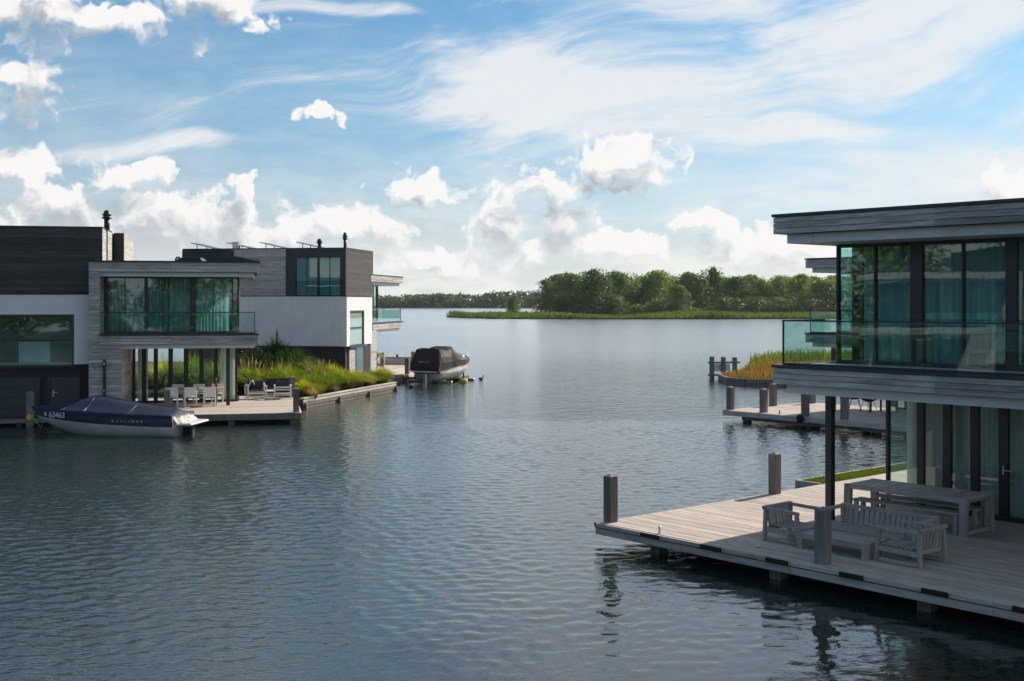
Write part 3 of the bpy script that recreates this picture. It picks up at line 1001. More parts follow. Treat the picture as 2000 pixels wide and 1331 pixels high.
# its side elevation towards the camera: timber panel, loggia with window, dark panel (y runs away from the lake)
sx = cx0
wp2 = h2.box('timber_panel', None, sx - 0.05, sx + 0.03, 3.69, 6.95, 5.37, 8.15, 'edge_metal')
h2.boards('board', wp2, 'x', sx - 0.05, 3.70, 6.94, 5.39, 8.14, 'cladding_side', 0.145)
dp = h2.box('dark_panel', None, sx - 0.05, sx + 0.03, 6.955, 10.1, 5.37, 8.15, 'dark_cladding')
mesh('dark_wedge', dp, [(h2.X(sx - a), y, z) for a in (0.052, 0.30) for y, z in ((6.96, 8.14), (6.96, 7.75), (5.3, 7.42), (5.3, 7.30), (10.1, 7.30), (10.1, 8.14))],
     [[0, 1, 2, 3, 4, 5], [6, 7, 8, 9, 10, 11]] + [[i, (i + 1) % 6, 6 + (i + 1) % 6, 6 + i] for i in range(6)], 'dark_cladding')
lg = h2.box('loggia_frame', None, sx - 0.06, sx + 0.02, 0.0, 3.68, 7.62, 8.15, 'edge_metal')
h2.box('loggia_jamb', lg, sx - 0.06, sx + 0.02, 0.0, 0.28, 5.37, 7.618, 'edge_metal')
h2.box('loggia_jamb', lg, sx - 0.06, sx + 0.02, 3.10, 3.68, 5.37, 7.618, 'edge_metal')
for a, b in ((0.30, 0.36), (0.97, 1.01), (1.62, 1.76), (2.38, 2.42), (3.02, 3.09)):
    h2.box('mullion', lg, sx - 0.03, sx + 0.018, a, b, 5.40, 7.617, 'frame')
for a, b in ((0.36, 0.97), (1.01, 1.62), (1.76, 2.38), (2.42, 3.02)):
    h2.box('pane', lg, sx - 0.012, sx - 0.001, a, b, 5.42, 7.616, 'glass_window')
rl2 = h2.box('loggia_rail', None, sx - 0.30, sx - 0.27, 0.28, 3.4, 6.20, 6.23, 'frame')
h2.box('rail_pane', rl2, sx - 0.29, sx - 0.28, 0.28, 3.4, 5.40, 6.20, 'glass_rail')
vs, fs = [], []
nn = 120
for i in range(nn + 1):
    y = 0.34 + 2.7 * i / nn
    dx = 0.012 * math.sin(i * 1.1) + 0.006 * math.sin(i * 2.9)
    vs += [(sx + 0.018 + dx * 0.1, y, 5.42), (sx + 0.018 + dx * 0.1, y, 7.6)]
    vs[-2] = (sx + 0.010 + dx * 0.6, y, 5.42); vs[-1] = (sx + 0.010 + dx * 0.6, y, 7.6)
for i in range(nn):
    fs.append([2 * i, 2 * i + 2, 2 * i + 3, 2 * i + 1])
mesh('curtain', h2.root, vs, fs, 'curtain', True)
# added white sheet behind the front window imitates sun glare, door below it
h2.box('glare_sheet', None, -12.25, -9.55, fy2 + 0.10, fy2 + 0.115, 2.46, 4.40, 'glare_white')
d2 = h2.box('entrance_door', None, -12.4, -11.2, fy2 + 0.02, fy2 + 0.10, 0.45, 2.25, 'cladding')
h2.box('door_frame', d2, -11.19, -11.05, fy2, fy2 + 0.105, 0.45, 2.3, 'frame')
h2.box('door_light', d2, -11.04, -9.6, fy2 + 0.03, fy2 + 0.05, 0.45, 2.25, 'glass_window')
h2.box('lintel', d2, -12.6, -9.0, fy2 - 0.10, fy2 + 0.10, 2.28, 2.36, 'edge_metal')
# roof fittings of the second house
p = F2.w(-4.9, 0.15, 8.16)
flue('roof_flue', p, 0.95, 0.09, 'tall black flue with grey pipe on the white and dark house')
p = F2.w(-4.2, 1.95, 8.16)
flue('roof_flue', p, 0.62, 0.11, 'short black cowl between the roof panels of the second house')
t = thing('roof_vent', 'square steel vent with flat cap on the second house roof', 'vent', F2.w(-4.4, 7.1, 8.16), F2.a)
box('shaft', t, -0.16, 0.16, -0.16, 0.16, 0, 0.36, 'steel')
box('cap', t, -0.22, 0.22, -0.22, 0.22, 0.38, 0.46, 'steel')
for i, y in enumerate((9.3, 7.0, 4.9, 2.6)):
    lab = ['leftmost tilted solar panel on the second house roof', 'tilted solar panel beside the square steel roof vent',
           'tilted solar panel above the timber panel of the second house', 'rightmost tilted solar panel beside the short black cowl'][i]
    t = thing('solar_panel', lab, 'solar panel', F2.w(-3.6, y, 8.17), F2.a, 'solar panels on the second house')
    mesh('sheet', t, [(-.8, .75, .40), (.8, .75, .40), (.8, -.75, .06), (-.8, -.75, .06), (-.8, .75, .44), (.8, .75, .44), (.8, -.75, .10), (-.8, -.75, .10)],
         [[0, 1, 2, 3], [4, 5, 6, 7], [0, 1, 5, 4], [1, 2, 6, 5], [2, 3, 7, 6], [3, 0, 4, 7]], 'lamp_sheet')
    for x in (-.7, .7):
        box('leg', t, x - .02, x + .02, .35, .39, 0, .33, 'frame')
        box('leg', t, x - .02, x + .02, -.7, -.66, 0, .07, 'frame')


# ---- neighbouring house further left, outside the frame; it shows as reflections in the near balcony windows
F0 = Frame((-37.0, 10.0), 84.0)
left_house(F0, 7.0, 7.0, 'timber house mirrored with its pale bands in the near balcony windows', 0.8, (-11.6, -7.60, 2.34, 4.50), False)
structure(prism('neighbour_bank', None, [(-120, -40), (-40, -40), (-37.5, 2), (-36.5, 22), (-42, 36), (-120, 40)], -1.2, 0.40, 'soil'))


# ------------------------------------------------------------------ decks
def mooring_post(par, x, y, z0, z1, w=0.2, name='mooring_post', mat='post_wood'):
    h = w / 2
    vs = [(-h, -h, z0), (h, -h, z0), (h, h, z0), (-h, h, z0), (-h, -h, z1 - .05), (h, -h, z1 - .05), (h, h, z1 - .05), (-h, h, z1 - .05), (0, 0, z1)]
    fs = [[0, 1, 2, 3], [0, 1, 5, 4], [1, 2, 6, 5], [2, 3, 7, 6], [3, 0, 4, 7], [4, 5, 8], [5, 6, 8], [6, 7, 8], [7, 4, 8]]
    return mesh(name, par, vs, fs, mat, loc=(x, y, 0))


def make_planks(par, rows, z, pitch, seed, mat='decking', th=0.028, gap=0.010):
    """rows = list of (y, x0, x1); each row is cut into boards at staggered joints"""
    rnd = random.Random(seed)
    for y, x0, x1 in rows:
        cuts = [x0]
        q = x0 + rnd.uniform(1.5, 4.5)
        while q < x1 - 1.0:
            cuts.append(round(q, 1))
            q += rnd.choice((3.6, 4.2, 4.8))
        cuts.append(x1)
        for i in range(len(cuts) - 1):
            zz = z - rnd.random() * 0.004
            box('plank', par, cuts[i] + 0.003, cuts[i + 1] - 0.003, y, y + pitch - gap, zz - th, zz, mat, 0.004)


DZ = 0.45
dk = thing('wooden_deck', 'large grey plank deck over the water in front of the near right house', 'deck', tuple(FR.w(0, 0)), FR.a)
rows = []
pt = 0.142
k = 0
while k * pt < 12.2:
    y = 0.02 + k * pt
    rows.append((y, 0.0, 11.5 if y < 6.50 else 2.55))
    k += 1
make_planks(dk, rows, DZ, pt, 3)
cuts = [-0.03, 2.3, 4.85, 8.6, 11.5]
for i in range(4):
    box('edge_beam', dk, cuts[i] + .003, cuts[i + 1] - .003, -0.05, 0.012, DZ - 0.235, DZ - 0.012, 'quay_wood', 0.006)
    box('edge_strip', dk, cuts[i] + .003, cuts[i + 1] - .003, -0.062, -0.051, DZ - 0.10, DZ - 0.085, 'frame')
box('side_beam', dk, -0.055, -0.004, 0.016, 12.2, DZ - 0.235, DZ - 0.012, 'quay_wood', 0.006)
for y in (0.5, 2.2, 3.9, 5.6, 7.3):
    box('joist', dk, 0.05, 11.4, y, y + 0.10, DZ - 0.25, DZ - 0.034, 'pile_wood')
for a, b in ((1.28, 1.76), (2.81, 3.31), (4.34, 4.81), (5.88, 6.34), (7.41, 7.87), (8.92, 9.4)):
    box('fender_strip', dk, a, b, -0.105, -0.063, DZ - 0.085, DZ - 0.002, 'rubber', 0.008)
box('fender_strip', dk, -0.12, -0.057, 0.0, 0.22, DZ - 0.10, DZ - 0.01, 'rubber', 0.008)
for x, y in ((0.11, 0.26), (0.11, 5.86), (5.33, 0.24)):
    mooring_post(dk, x, y, DZ, DZ + 1.0, 0.21)
for x, y in ((1.42, 0.30), (4.34, 0.30), (7.30, 0.30), (10.2, 0.3), (0.4, 2.9), (3.3, 2.9), (6.2, 2.9), (9.2, 2.9), (0.3, 5.9), (3.3, 5.9), (6.2, 5.9), (0.3, 9.0)):
    mooring_post(dk, x, y, -1.5, DZ - 0.04, 0.24, 'pile', 'pile_wood')
lathe('cleat', dk, [(0.03, 0), (0.022, 0.02), (0.022, 0.10), (0.035, 0.12), (0.03, 0.135)], 'steel', (1.62, 0.10, DZ), 10)
lathe('cleat', dk, [(0.03, 0), (0.022, 0.015), (0.022, 0.03), (0.03, 0.04)], 'steel', (3.75, 0.45, DZ), 10)

# narrow lawn strip behind its timber edge, beside the deck
lw = thing('grass_strip', 'narrow green lawn strip with timber edge behind the near deck', 'lawn', tuple(FR.w(0, 0)), FR.a)
box('soil_bed', lw, -0.72, -0.10, 8.05, 15.0, -0.9, DZ - 0.02, 'soil')
box('timber_edge', lw, -0.80, -0.73, 8.0, 15.0, -0.9, DZ + 0.02, 'quay_wood', 0.006)
box('timber_edge', lw, -0.80, -0.06, 7.93, 8.0, -0.9, DZ + 0.02, 'quay_wood', 0.006)
vs, fs = [], []
rnd = random.Random(5)
for i in range(6000):
    x, y = rnd.uniform(-0.70, -0.12), rnd.uniform(8.1, 14.9)
    a = rnd.uniform(0, 6.283)
    h, w = rnd.uniform(0.04, 0.11), 0.008
    n = len(vs)
    vs += [(x - w * math.cos(a), y - w * math.sin(a), DZ - 0.03), (x + w * math.cos(a), y + w * math.sin(a), DZ - 0.03), (x + rnd.uniform(-.04, .04), y + rnd.uniform(-.04, .04), DZ - .02 + h)]
    fs.append([n, n + 1, n + 2])
stuff(mesh('grass_blades', lw, vs, fs, 'lawn_blade'))

# deck of the second right house
d2 = thing('wooden_deck', 'plank deck with posts behind the near house, black chairs on it', 'deck', tuple(FR2.w(-0.3, 0.75)), FR2.a)
make_planks(d2, [(0.02 + k * pt, 0.0, 11.0) for k in range(42)], DZ, pt, 9)
box('edge_beam', d2, -0.03, 11.0, -0.05, 0.012, DZ - 0.22, DZ - 0.012, 'quay_wood', 0.006)
box('lower_beam', d2, 0.9, 11.0, 0.05, 0.16, DZ - 0.36, DZ - 0.24, 'pile_wood')
box('side_beam', d2, -0.055, -0.004, 0.016, 6.0, DZ - 0.22, DZ - 0.012, 'quay_wood', 0.006)
for x, y in ((0.10, 0.30), (1.80, 0.35), (0.15, 3.2), (3.95, 0.22), (0.5, 5.6), (5.75, 0.25)):
    mooring_post(d2, x, y, DZ, DZ + 1.0, 0.24)
for x, y in ((1.0, 0.3), (3.5, 1.6), (4.1, 0.3), (7.0, 0.5), (1.0, 4.5), (4.0, 4.5), (7.2, 4.5), (8.4, .4)):
    mooring_post(d2, x, y, -1.5, DZ - 0.04, 0.26, 'pile', 'pile_wood')
lathe('fender_ball', d2, [(0.02, -.17), (0.12, -.12), (0.16, 0), (0.12, .12), (0.02, .17)], 'rubber', (4.0, -0.20, DZ - 0.06), 12)
lathe('cleat', d2, [(0.03, 0), (0.025, 0.02), (0.025, 0.14), (0.04, 0.16)], 'frame', (2.75, 0.15, DZ), 8)

# deck of the left house
d3 = thing('wooden_deck', 'sunlit plank deck with white furniture in front of the left house', 'deck', tuple(F1.w(0, 0)), F1.a)
make_planks(d3, [(-2.08 + k * 0.15, -5.4 if k * 0.15 - 2.08 < 0.0 else -5.55, 1.70) for k in range(41)] + [(-2.08 + k * 0.15, -0.9, 1.70) for k in range(41, 62)], DZ, 0.15, 21)
box('edge_beam', d3, -5.4, 1.72, -2.15, -2.085, DZ - 0.27, DZ - 0.012, 'post_wood', 0.006)
box('side_beam', d3, 1.704, 1.76, -2.084, 7.2, DZ - 0.24, DZ - 0.012, 'quay_wood', 0.006)
for x, y in ((-3.65, -1.75), (1.52, -1.85), (1.60, 6.05)):
    mooring_post(d3, x, y, DZ, DZ + 1.02, 0.24)
for x, y in ((-1.1, -1.9), (1.4, -1.9), (-4.2, -1.9), (-1.1, 0.8), (1.4, 0.8), (1.4, 3.4), (-4.2, 0.8)):
    mooring_post(d3, x, y, -1.5, DZ - 0.05, 0.25, 'pile', 'pile_wood')
box('quay_wall', d3, -5.5, 1.5, 2.0, 2.15, -1.0, DZ - 0.06, 'pile_wood')
tag(mooring_post(None, *(F1.w(-9.05, -0.95)[:2]), -1.2, 1.42, 0.24), 'pale square timber post standing behind the bow of the moored speedboat', 'post')
low_q = thing('low_jetty', 'dark low timber jetty behind the moored speedboat', 'jetty', tuple(F1.w(0, 0)), F1.a)
for k in range(6):
    box('plank', low_q, -12.5, -5.5, -0.95 + k * 0.28, -0.95 + k * 0.28 + 0.265, 0.12, 0.16, 'post_wood', 0.004)
for x in (-12.0, -9.5, -7.0):
    mooring_post(low_q, x, -0.7, -1.2, 0.115, 0.2, 'pile', 'pile_wood')

# timber quay along the planting
qv = Vector((qb[0] - qa[0], qb[1] - qa[1], 0))
ql = qv.length
qr = math.atan2(qv.y, qv.x)
qy = thing('timber_quay', 'pale timber quay edge along the ornamental grasses', 'quay', (qa[0], qa[1], 0), qr)
n = 4
for i in range(n):
    a, b = ql * i / n + 0.004, ql * (i + 1) / n - 0.004
    box('cap_board', qy, a, b, -0.10, 0.14, 0.44, 0.50, 'quay_wood', 0.006)
    box('face_board', qy, a, b, -0.07, -0.02, 0.29, 0.425, 'quay_wood', 0.006)
    box('face_board', qy, a, b, -0.06, -0.01, 0.12, 0.27, 'pile_wood', 0.006)
    box('sheet_piling', qy, a, b, -0.03, 0.03, -1.2, 0.10, 'pile_wood')
for i in range(4):
    mooring_post(qy, 0.15 + i * (ql - 0.3) / 3, -0.12, -1.2, 0.28, 0.13, 'pile', 'pile_wood')

# lakeside deck of the second left house
d4 = thing('wooden_deck', 'pale sunlit deck beside the covered boat on its lift', 'deck', tuple(F2.w(0, 0)), F2.a)
make_planks(d4, [(-2.3 + k * 0.15, 0.3, 11.0) for k in range(30)], DZ, 0.15, 33)
box('edge_beam', d4, 0.3, 11.0, -2.36, -2.305, DZ - 0.25, DZ - 0.012, 'quay_wood', 0.006)
box('end_beam', d4, 0.235, 0.296, -2.36, 2.0, DZ - 0.30, DZ - 0.012, 'post_wood', 0.006)
for x, y in ((0.9, -2.1), (10.2, -0.1), (8.2, 1.6)):
    mooring_post(d4, x, y, DZ, DZ + 1.05, 0.26)
for x in (0.6, 3.5, 6.5, 9.5):
    mooring_post(d4, x, -2.1, -1.5, DZ - 0.05, 0.26, 'pile', 'pile_wood')
box('quay_wall', d4, -6.4, 0.22, -2.2, -2.1, -1.2, DZ - 0.05, 'pile_wood')
# white stepped boat quay beyond it
w2 = thing('boat_ramp', 'pale low timber wall with bolts beyond the sunlit lakeside deck', 'quay', tuple(F2.w(13.5, -1.0)), F2.a)
for k in range(3):
    box('rail_board', w2, -0.5 + 0.4 * k, 0.5 + 0.4 * k, -1.6, 4.0, 0.30 + 0.22 * k, 0.48 + 0.22 * k, 'quay_wood', 0.01)
for y in (-1.2, 0.2, 1.6, 3.0):
    lathe('bolt', w2, [(0.08, 0), (0.08, 0.16), (0.03, 0.2)], 'rubber', (0.1, y, 0.92), 8)

# ------------------------------------------------------------------ mooring frame and planted islet on the far right
mf = thing('mooring_dolphin', 'three dark posts joined by horizontal beams standing in the lake', 'mooring frame', (12.85, 77.7, 0), R(14))
for i, x in enumerate((0.12, 0.92, 1.72)):
    mooring_post(mf, x, 0.0, -1.2, 1.50 - 0.03 * i, 0.24, 'post', 'post_wood')
box('upper_beam', mf, -0.22, 2.0, -0.20, -0.125, 1.02, 1.14, 'post_wood', 0.01)
box('lower_beam', mf, -0.22, 1.0, -0.20, -0.125, 0.22, 0.34, 'post_wood', 0.01)
box('sign_board', mf, 0.28, 1.45, 0.125, 0.16, 0.50, 0.98, 'panel_white', 0.005)
isl = [(13.3, 76.5), (13.2, 73.0), (14.0, 71.6), (17.5, 70.6), (24, 72), (34, 80), (40, 98), (24, 99), (18, 90), (15.5, 80)]
iw = thing('timber_bulkhead', 'dark timber bulkhead holding the dry grass bank', 'bulkhead', (0, 0, 0))
for i in range(6):
    a, b = Vector((*isl[(i - 1) % 10], 0)), Vector((*isl[i], 0))
    d = (b - a).normalized()
    nrm = Vector((d.y, -d.x, 0))
    q = [a + nrm * .02, b + nrm * .02, b + nrm * .14, a + nrm * .14]
    for z0, z1 in ((-1.0, 0.17), (0.19, 0.42)):
        mesh('board', iw, [(*p[:2], z0) for p in q] + [(*p[:2], z1) for p in q], [[0, 1, 2, 3], [4, 5, 6, 7], [0, 1, 5, 4], [1, 2, 6, 5], [2, 3, 7, 6], [3, 0, 4, 7]], 'post_wood')
structure(prism('islet_ground', None, isl, -1.0, 0.34, 'soil'))


def inside(p, poly):
    x, y = p
    r = False
    for i in range(len(poly)):
        x1, y1 = poly[i]
        x2, y2 = poly[i - 1]
        if (y1 > y) != (y2 > y) and x < (x2 - x1) * (y - y1) / (y2 - y1) + x1:
            r = not r
    return r


def blades(name, pts, hmin, hmax, w, mat, seed, z0=0.3, lean=0.35, parent=None, hf=None):
    """a sward: single bent blades at the given points"""
    rnd = random.Random(seed)
    vs, fs = [], []
    for x, y in pts:
        a = rnd.uniform(0, 6.283)
        h = rnd.uniform(hmin, hmax) * (hf(x, y) if hf else 1.0)
        lx, ly = rnd.gauss(0, lean) * h, rnd.gauss(0, lean) * h
        n = len(vs)
        cx_, cy_ = w * math.cos(a), w * math.sin(a)
        vs += [(x - cx_, y - cy_, z0), (x + cx_, y + cy_, z0), (x + lx * .4 + cx_ * .8, y + ly * .4 + cy_ * .8, z0 + h * .6), (x + lx * .4 - cx_ * .8, y + ly * .4 - cy_ * .8, z0 + h * .6), (x + lx, y + ly, z0 + h)]
        fs += [[n, n + 1, n + 2, n + 3], [n + 3, n + 2, n + 4]]
    me = bpy.data.meshes.new(name)
    me.from_pydata(vs, [], fs)
    me.materials.append(MATS[mat])
    return link(name, me, parent)


rnd = random.Random(2)
pts_d, pts_g = [], []
while len(pts_d) < 9000:
    p = (rnd.uniform(13, 26), rnd.uniform(70, 84))
    if inside(p, isl):
        pts_d.append(p)
while len(pts_g) < 5000:
    p = (rnd.uniform(17, 34), rnd.uniform(84, 98))
    if inside(p, isl):
        pts_g.append(p)
hump = lambda x, y: 0.35 + 0.9 * min(1.0, max(0, (x - 13.2) / 5.0))
o = stuff(blades('dry_grass', pts_d, 0.3, 0.75, 0.03, 'dry_grass', 3, 0.3, 0.3, None, hump))
tag(o, 'low orange brown dry grass covering the bank right of the mooring posts', 'grass')
o = stuff(blades('tall_grass', pts_g, 0.45, 1.15, 0.04, 'reed', 4, 0.3, 0.22))
tag(o, 'tall green grass behind the dry orange bank', 'grass')


# ------------------------------------------------------------------ furniture on the near deck
def slat_chair(name, label, frx, fry, rz, width, depth, cat, nslat):
    """low teak lounge seat: splayed legs, open arms, slatted seat and back. Local: front towards -y, back at +y"""
    t = thing(name, label, cat, tuple(FR.w(frx, fry, DZ)), FR.a + rz)
    hw, hd = width / 2, depth / 2
    seat_h, arm_h = 0.30, 0.60

    def bar(nm, p, q, w, d, mat='teak'):
        p, q = Vector(p), Vector(q)
        ax = (q - p).normalized()
        u = ax.cross(Vector((0, 0, 1))) if abs(ax.z) < 0.9 else Vector((1, 0, 0))
        u.normalize()
        v = ax.cross(u).normalized()
        vs = [e + u * a * w / 2 + v * b * d / 2 for e in (p, q) for a, b in ((-1, -1), (1, -1), (1, 1), (-1, 1))]
        return mesh(nm, t, vs, [[0, 1, 2, 3], [4, 5, 6, 7], [0, 1, 5, 4], [1, 2, 6, 5], [2, 3, 7, 6], [3, 0, 4, 7]], mat)
    for s in (-1, 1):
        x = s * (hw - 0.035)
        bar('leg', (x + s * .0, -hd + .03, 0), (x, -hd + .09, arm_h - .03), .07, .06, 'teak_upright')
        bar('leg', (x + s * .0, hd - .03, 0), (x, hd - .06, arm_h + .0), .07, .06, 'teak_upright')
        bar('arm', (x, -hd + .05, arm_h), (x, hd - .02, arm_h + .02), .07, .055)
        bar('floor_rail', (x, -hd + .08, .045), (x, hd - .08, .045), .05, .06)
        bar('seat_rail', (x, -hd + .08, seat_h - .06), (x, hd - .08, seat_h - .08), .04, .09)
    bar('front_rail', (-hw + .07, -hd + .07, seat_h - .05), (hw - .07, -hd + .07, seat_h - .05), .04, .09)
    bar('back_rail', (-hw + .0, hd - .03, arm_h + .03), (hw - .0, hd - .03, arm_h + .03), .07, .06)
    bar('lower_back_rail', (-hw + .07, hd - .10, seat_h - .06), (hw - .07, hd - .10, seat_h - .06), .05, .07)
    for i in range(nslat):
        x = -hw + .12 + (width - .24) * i / (nslat - 1)
        bar('back_slat', (x, hd - .10, seat_h - .03), (x, hd - .045, arm_h - .005), .078, .018, 'teak_upright')
    ns = max(6, int((depth - .2) / .085))
    for i in range(ns):
        y = -hd + .12 + (depth - .26) * i / (ns - 1)
        bar('seat_slat', (-hw + .075, y, seat_h), (hw - .075, y, seat_h), .065, .02)
    return t


slat_chair('armchair', 'weathered teak armchair at the sunlit end of the deck sofa group', 3.80, 1.52, R(90), 0.86, 0.86, 'armchair', 7)
slat_chair('armchair', 'weathered teak armchair nearest the deck edge, turned away from the glass doors', 6.25, 1.55, R(-90), 0.88, 0.92, 'armchair', 7)
slat_chair('garden_sofa', 'long weathered teak sofa with slatted back beside the dark column', 5.20, 2.16, 0, 2.05, 0.86, 'sofa', 17)
ct = thing('coffee_table', 'low weathered teak coffee table between the two armchairs', 'table', tuple(FR.w(5.0, 1.30, DZ)), FR.a)
for i in range(6):
    box('slat', ct, -0.72, 0.72, -0.28 + i * .098, -0.28 + i * .098 + .088, 0.265, 0.295, 'teak', 0.004)
box('apron', ct, -0.72, 0.72, -0.315, -0.285, 0.19, 0.292, 'teak', 0.004)
box('apron', ct, -0.72, 0.72, 0.31, 0.34, 0.19, 0.292, 'teak', 0.004)
for sx_ in (-1, 1):
    for y in (-0.315, 0.24):
        box('leg', ct, sx_ * 0.73 - (0.0 if sx_ < 0 else 0.10), sx_ * 0.73 + (0.10 if sx_ < 0 else 0.0), y - 0.02, y + 0.10, 0, 0.30, 'teak_upright', 0.008)

tb = thing('dining_table', 'long weathered teak dining table by the near glass doors', 'table', tuple(FR.w(4.48, 4.78, DZ)), FR.a)
for i in range(14):
    box('top_slat', tb, -1.36 + i * .1945, -1.36 + i * .1945 + .187, -0.50, 0.50, 0.71, 0.742, 'cladding_side', 0.004)
box('apron', tb, -1.38, 1.38, -0.535, -0.503, 0.655, 0.75, 'teak', 0.005)
box('apron', tb, -1.38, 1.38, 0.503, 0.535, 0.655, 0.75, 'teak', 0.005)
for s_ in (-1, 1):
    for y in (-0.50, 0.40):
        vs = [(s_ * 1.30 + dx, y + dy + (0.03 * (-1 if y < 0 else 1) if z == 0 else 0), z) for z in (0, 0.742) for dx, dy in ((-.075, 0), (.075, 0), (.075, .10), (-.075, .10))]
        vs = [(x, yy - (0.04 if y < 0 else -0.04), z) for x, yy, z in vs]
        mesh('leg', tb, vs, [[0, 1, 2, 3], [4, 5, 6, 7], [0, 1, 5, 4], [1, 2, 6, 5], [2, 3, 7, 6], [3, 0, 4, 7]], 'teak_upright')
    box('end_rail', tb, s_ * 1.30 - .05, s_ * 1.30 + .05, -0.44, 0.40, 0.66, 0.705, 'teak')
    box('foot_rail', tb, s_ * 1.30 - .05, s_ * 1.30 + .05, -0.46, 0.40, 0.03, 0.11, 'teak')
for i, (y, lab) in enumerate(((4.46, 'teak bench under the near side of the long dining table'), (5.22, 'teak bench between the dining table and the glass doors'))):
    bn = thing('bench', lab, 'bench', tuple(FR.w(4.46, y, DZ)), FR.a, 'benches at the teak dining table')
    for k in range(3):
        box('seat_slat', bn, -1.20, 1.20, -0.17 + k * .116, -0.17 + k * .116 + .108, 0.405, 0.445, 'teak', 0.004)
    for s_ in (-1, 1):
        for yy in (-.16, .10):
            box('leg', bn, s_ * 1.12 - .045, s_ * 1.12 + .045, yy, yy + .07, 0, 0.40, 'teak_upright', 0.004)
        box('brace', bn, s_ * 1.12 - .03, s_ * 1.12 + .03, -.09, .10, 0.05, 0.11, 'teak')


# black chairs and table on the further right deck
def wire_chair(fr, x, y, rz, label):
    t = thing('shell_chair', label, 'chair', tuple(fr.w(x, y, DZ)), fr.a + rz, 'black chairs on the further deck')
    vs, fs = [], []
    prof = [(-.24, .46), (-.10, .43), (.10, .43), (.20, .47), (.25, .60), (.28, .82)]
    for yy, z in prof:
        for i in range(7):
            u = -1 + i / 3
            vs.append((u * .26, yy, z + .10 * abs(u) ** 2.5))
    for j in range(len(prof) - 1):
        for i in range(6):
            fs.append([j * 7 + i, j * 7 + i + 1, (j + 1) * 7 + i + 1, (j + 1) * 7 + i])
    o_ = mesh('seat_shell', t, vs, fs, 'rubber', True)
    md = o_.modifiers.new('thick', 'SOLIDIFY')
    md.thickness = 0.03
    for sx_ in (-1, 1):
        for sy_ in (-1, 1):
            tube('leg', t, [(sx_ * .16, sy_ * .14, .43), (sx_ * .27, sy_ * .25, 0)], 0.012, 'frame')
    return t


wire_chair(FR2, 3.3, 5.0, R(-60), 'black shell chair standing alone at left of the further deck table')
wire_chair(FR2, 4.35, 4.4, R(170), 'black shell chair close against the dark table on the further deck')
t = thing('garden_table', 'dark square table on the further right deck', 'table', tuple(FR2.w(4.75, 4.9, DZ)), FR2.a)
box('top', t, -.45, .45, -.45, .45, .70, .74, 'frame', 0.01)
for sx_ in (-1, 1):
    for sy_ in (-1, 1):
        box('leg', t, sx_ * .38 - .03, sx_ * .38 + .03, sy_ * .38 - .03, sy_ * .38 + .03, 0, .70, 'frame')


# ------------------------------------------------------------------ furniture on the left deck
def dining_chair(x, y, rz, label):
    t = thing('dining_chair', label, 'chair', tuple(F1.w(x, y, DZ)), F1.a + rz, 'white dining chairs on the left deck')
    for sx_ in (-1, 1):
        box('rear_leg', t, sx_ * .24 - .02, sx_ * .24 + .02, -.25, -.21, 0, .86, 'white_paint', 0.004)
        box('front_leg', t, sx_ * .24 - .02, sx_ * .24 + .02, .21, .25, 0, .62, 'white_paint', 0.004)
        box('arm', t, sx_ * .24 - .022, sx_ * .24 + .022, -.21, .26, .621, .65, 'white_paint', 0.004)
    box('seat', t, -.22, .22, -.23, .24, .42, .455, 'white_paint', 0.006)
    box('backrest', t, -.22, .22, -.24, -.222, .47, .86, 'panel_white', 0.004)
    return t


for i, x in enumerate((-3.70, -2.90, -2.10)):
    dining_chair(x, 1.75, 0, ['white chair at the doors end of the near side of the left deck table', 'middle white chair on the near side of the left deck table', 'white chair on the near side closest to the dark column'][i])
for i, x in enumerate((-3.55, -2.62, -1.82)):
    dining_chair(x, 3.35, R(180), ['white chair at the doors end of the far side of the left deck table', 'middle white chair on the far side of the left deck table', 'white chair on the far side closest to the dark column'][i])
t = thing('dining_table', 'warm brown wooden dining table among the white chairs', 'table', tuple(F1.w(-2.85, 2.6, DZ)), F1.a)
for k in range(6):
    box('top_plank', t, -1.35, 1.35, -.45 + k * .15, -.45 + k * .15 + .145, .71, .75, 'warm_teak', 0.004)
for s_ in (-1, 1):
    box('trestle_post', t, s_ * 1.0 - .06, s_ * 1.0 + .06, -.09, .09, .06, .64, 'warm_teak', 0.006)
    box('trestle_head', t, s_ * 1.0 - .05, s_ * 1.0 + .05, -.38, .38, .641, .708, 'warm_teak', 0.006)
    box('trestle_foot', t, s_ * 1.0 - .05, s_ * 1.0 + .05, -.38, .38, 0, .06, 'warm_teak', 0.006)
box('stretcher', t, -.93, .93, -.03, .03, .28, .36, 'warm_teak', 0.004)
t = thing('bottle', 'reddish bottle standing on the wooden table', 'bottle', tuple(F1.w(-1.85, 2.75, DZ + .75)))
lathe('glass_body', t, [(.05, 0), (.055, .02), (.055, .22), (.02, .30), (.018, .36)], 'bottle', n=12)
lathe('stopper', t, [(.02, .36), (.024, .365), (.024, .40)], 'white_paint', n=12)


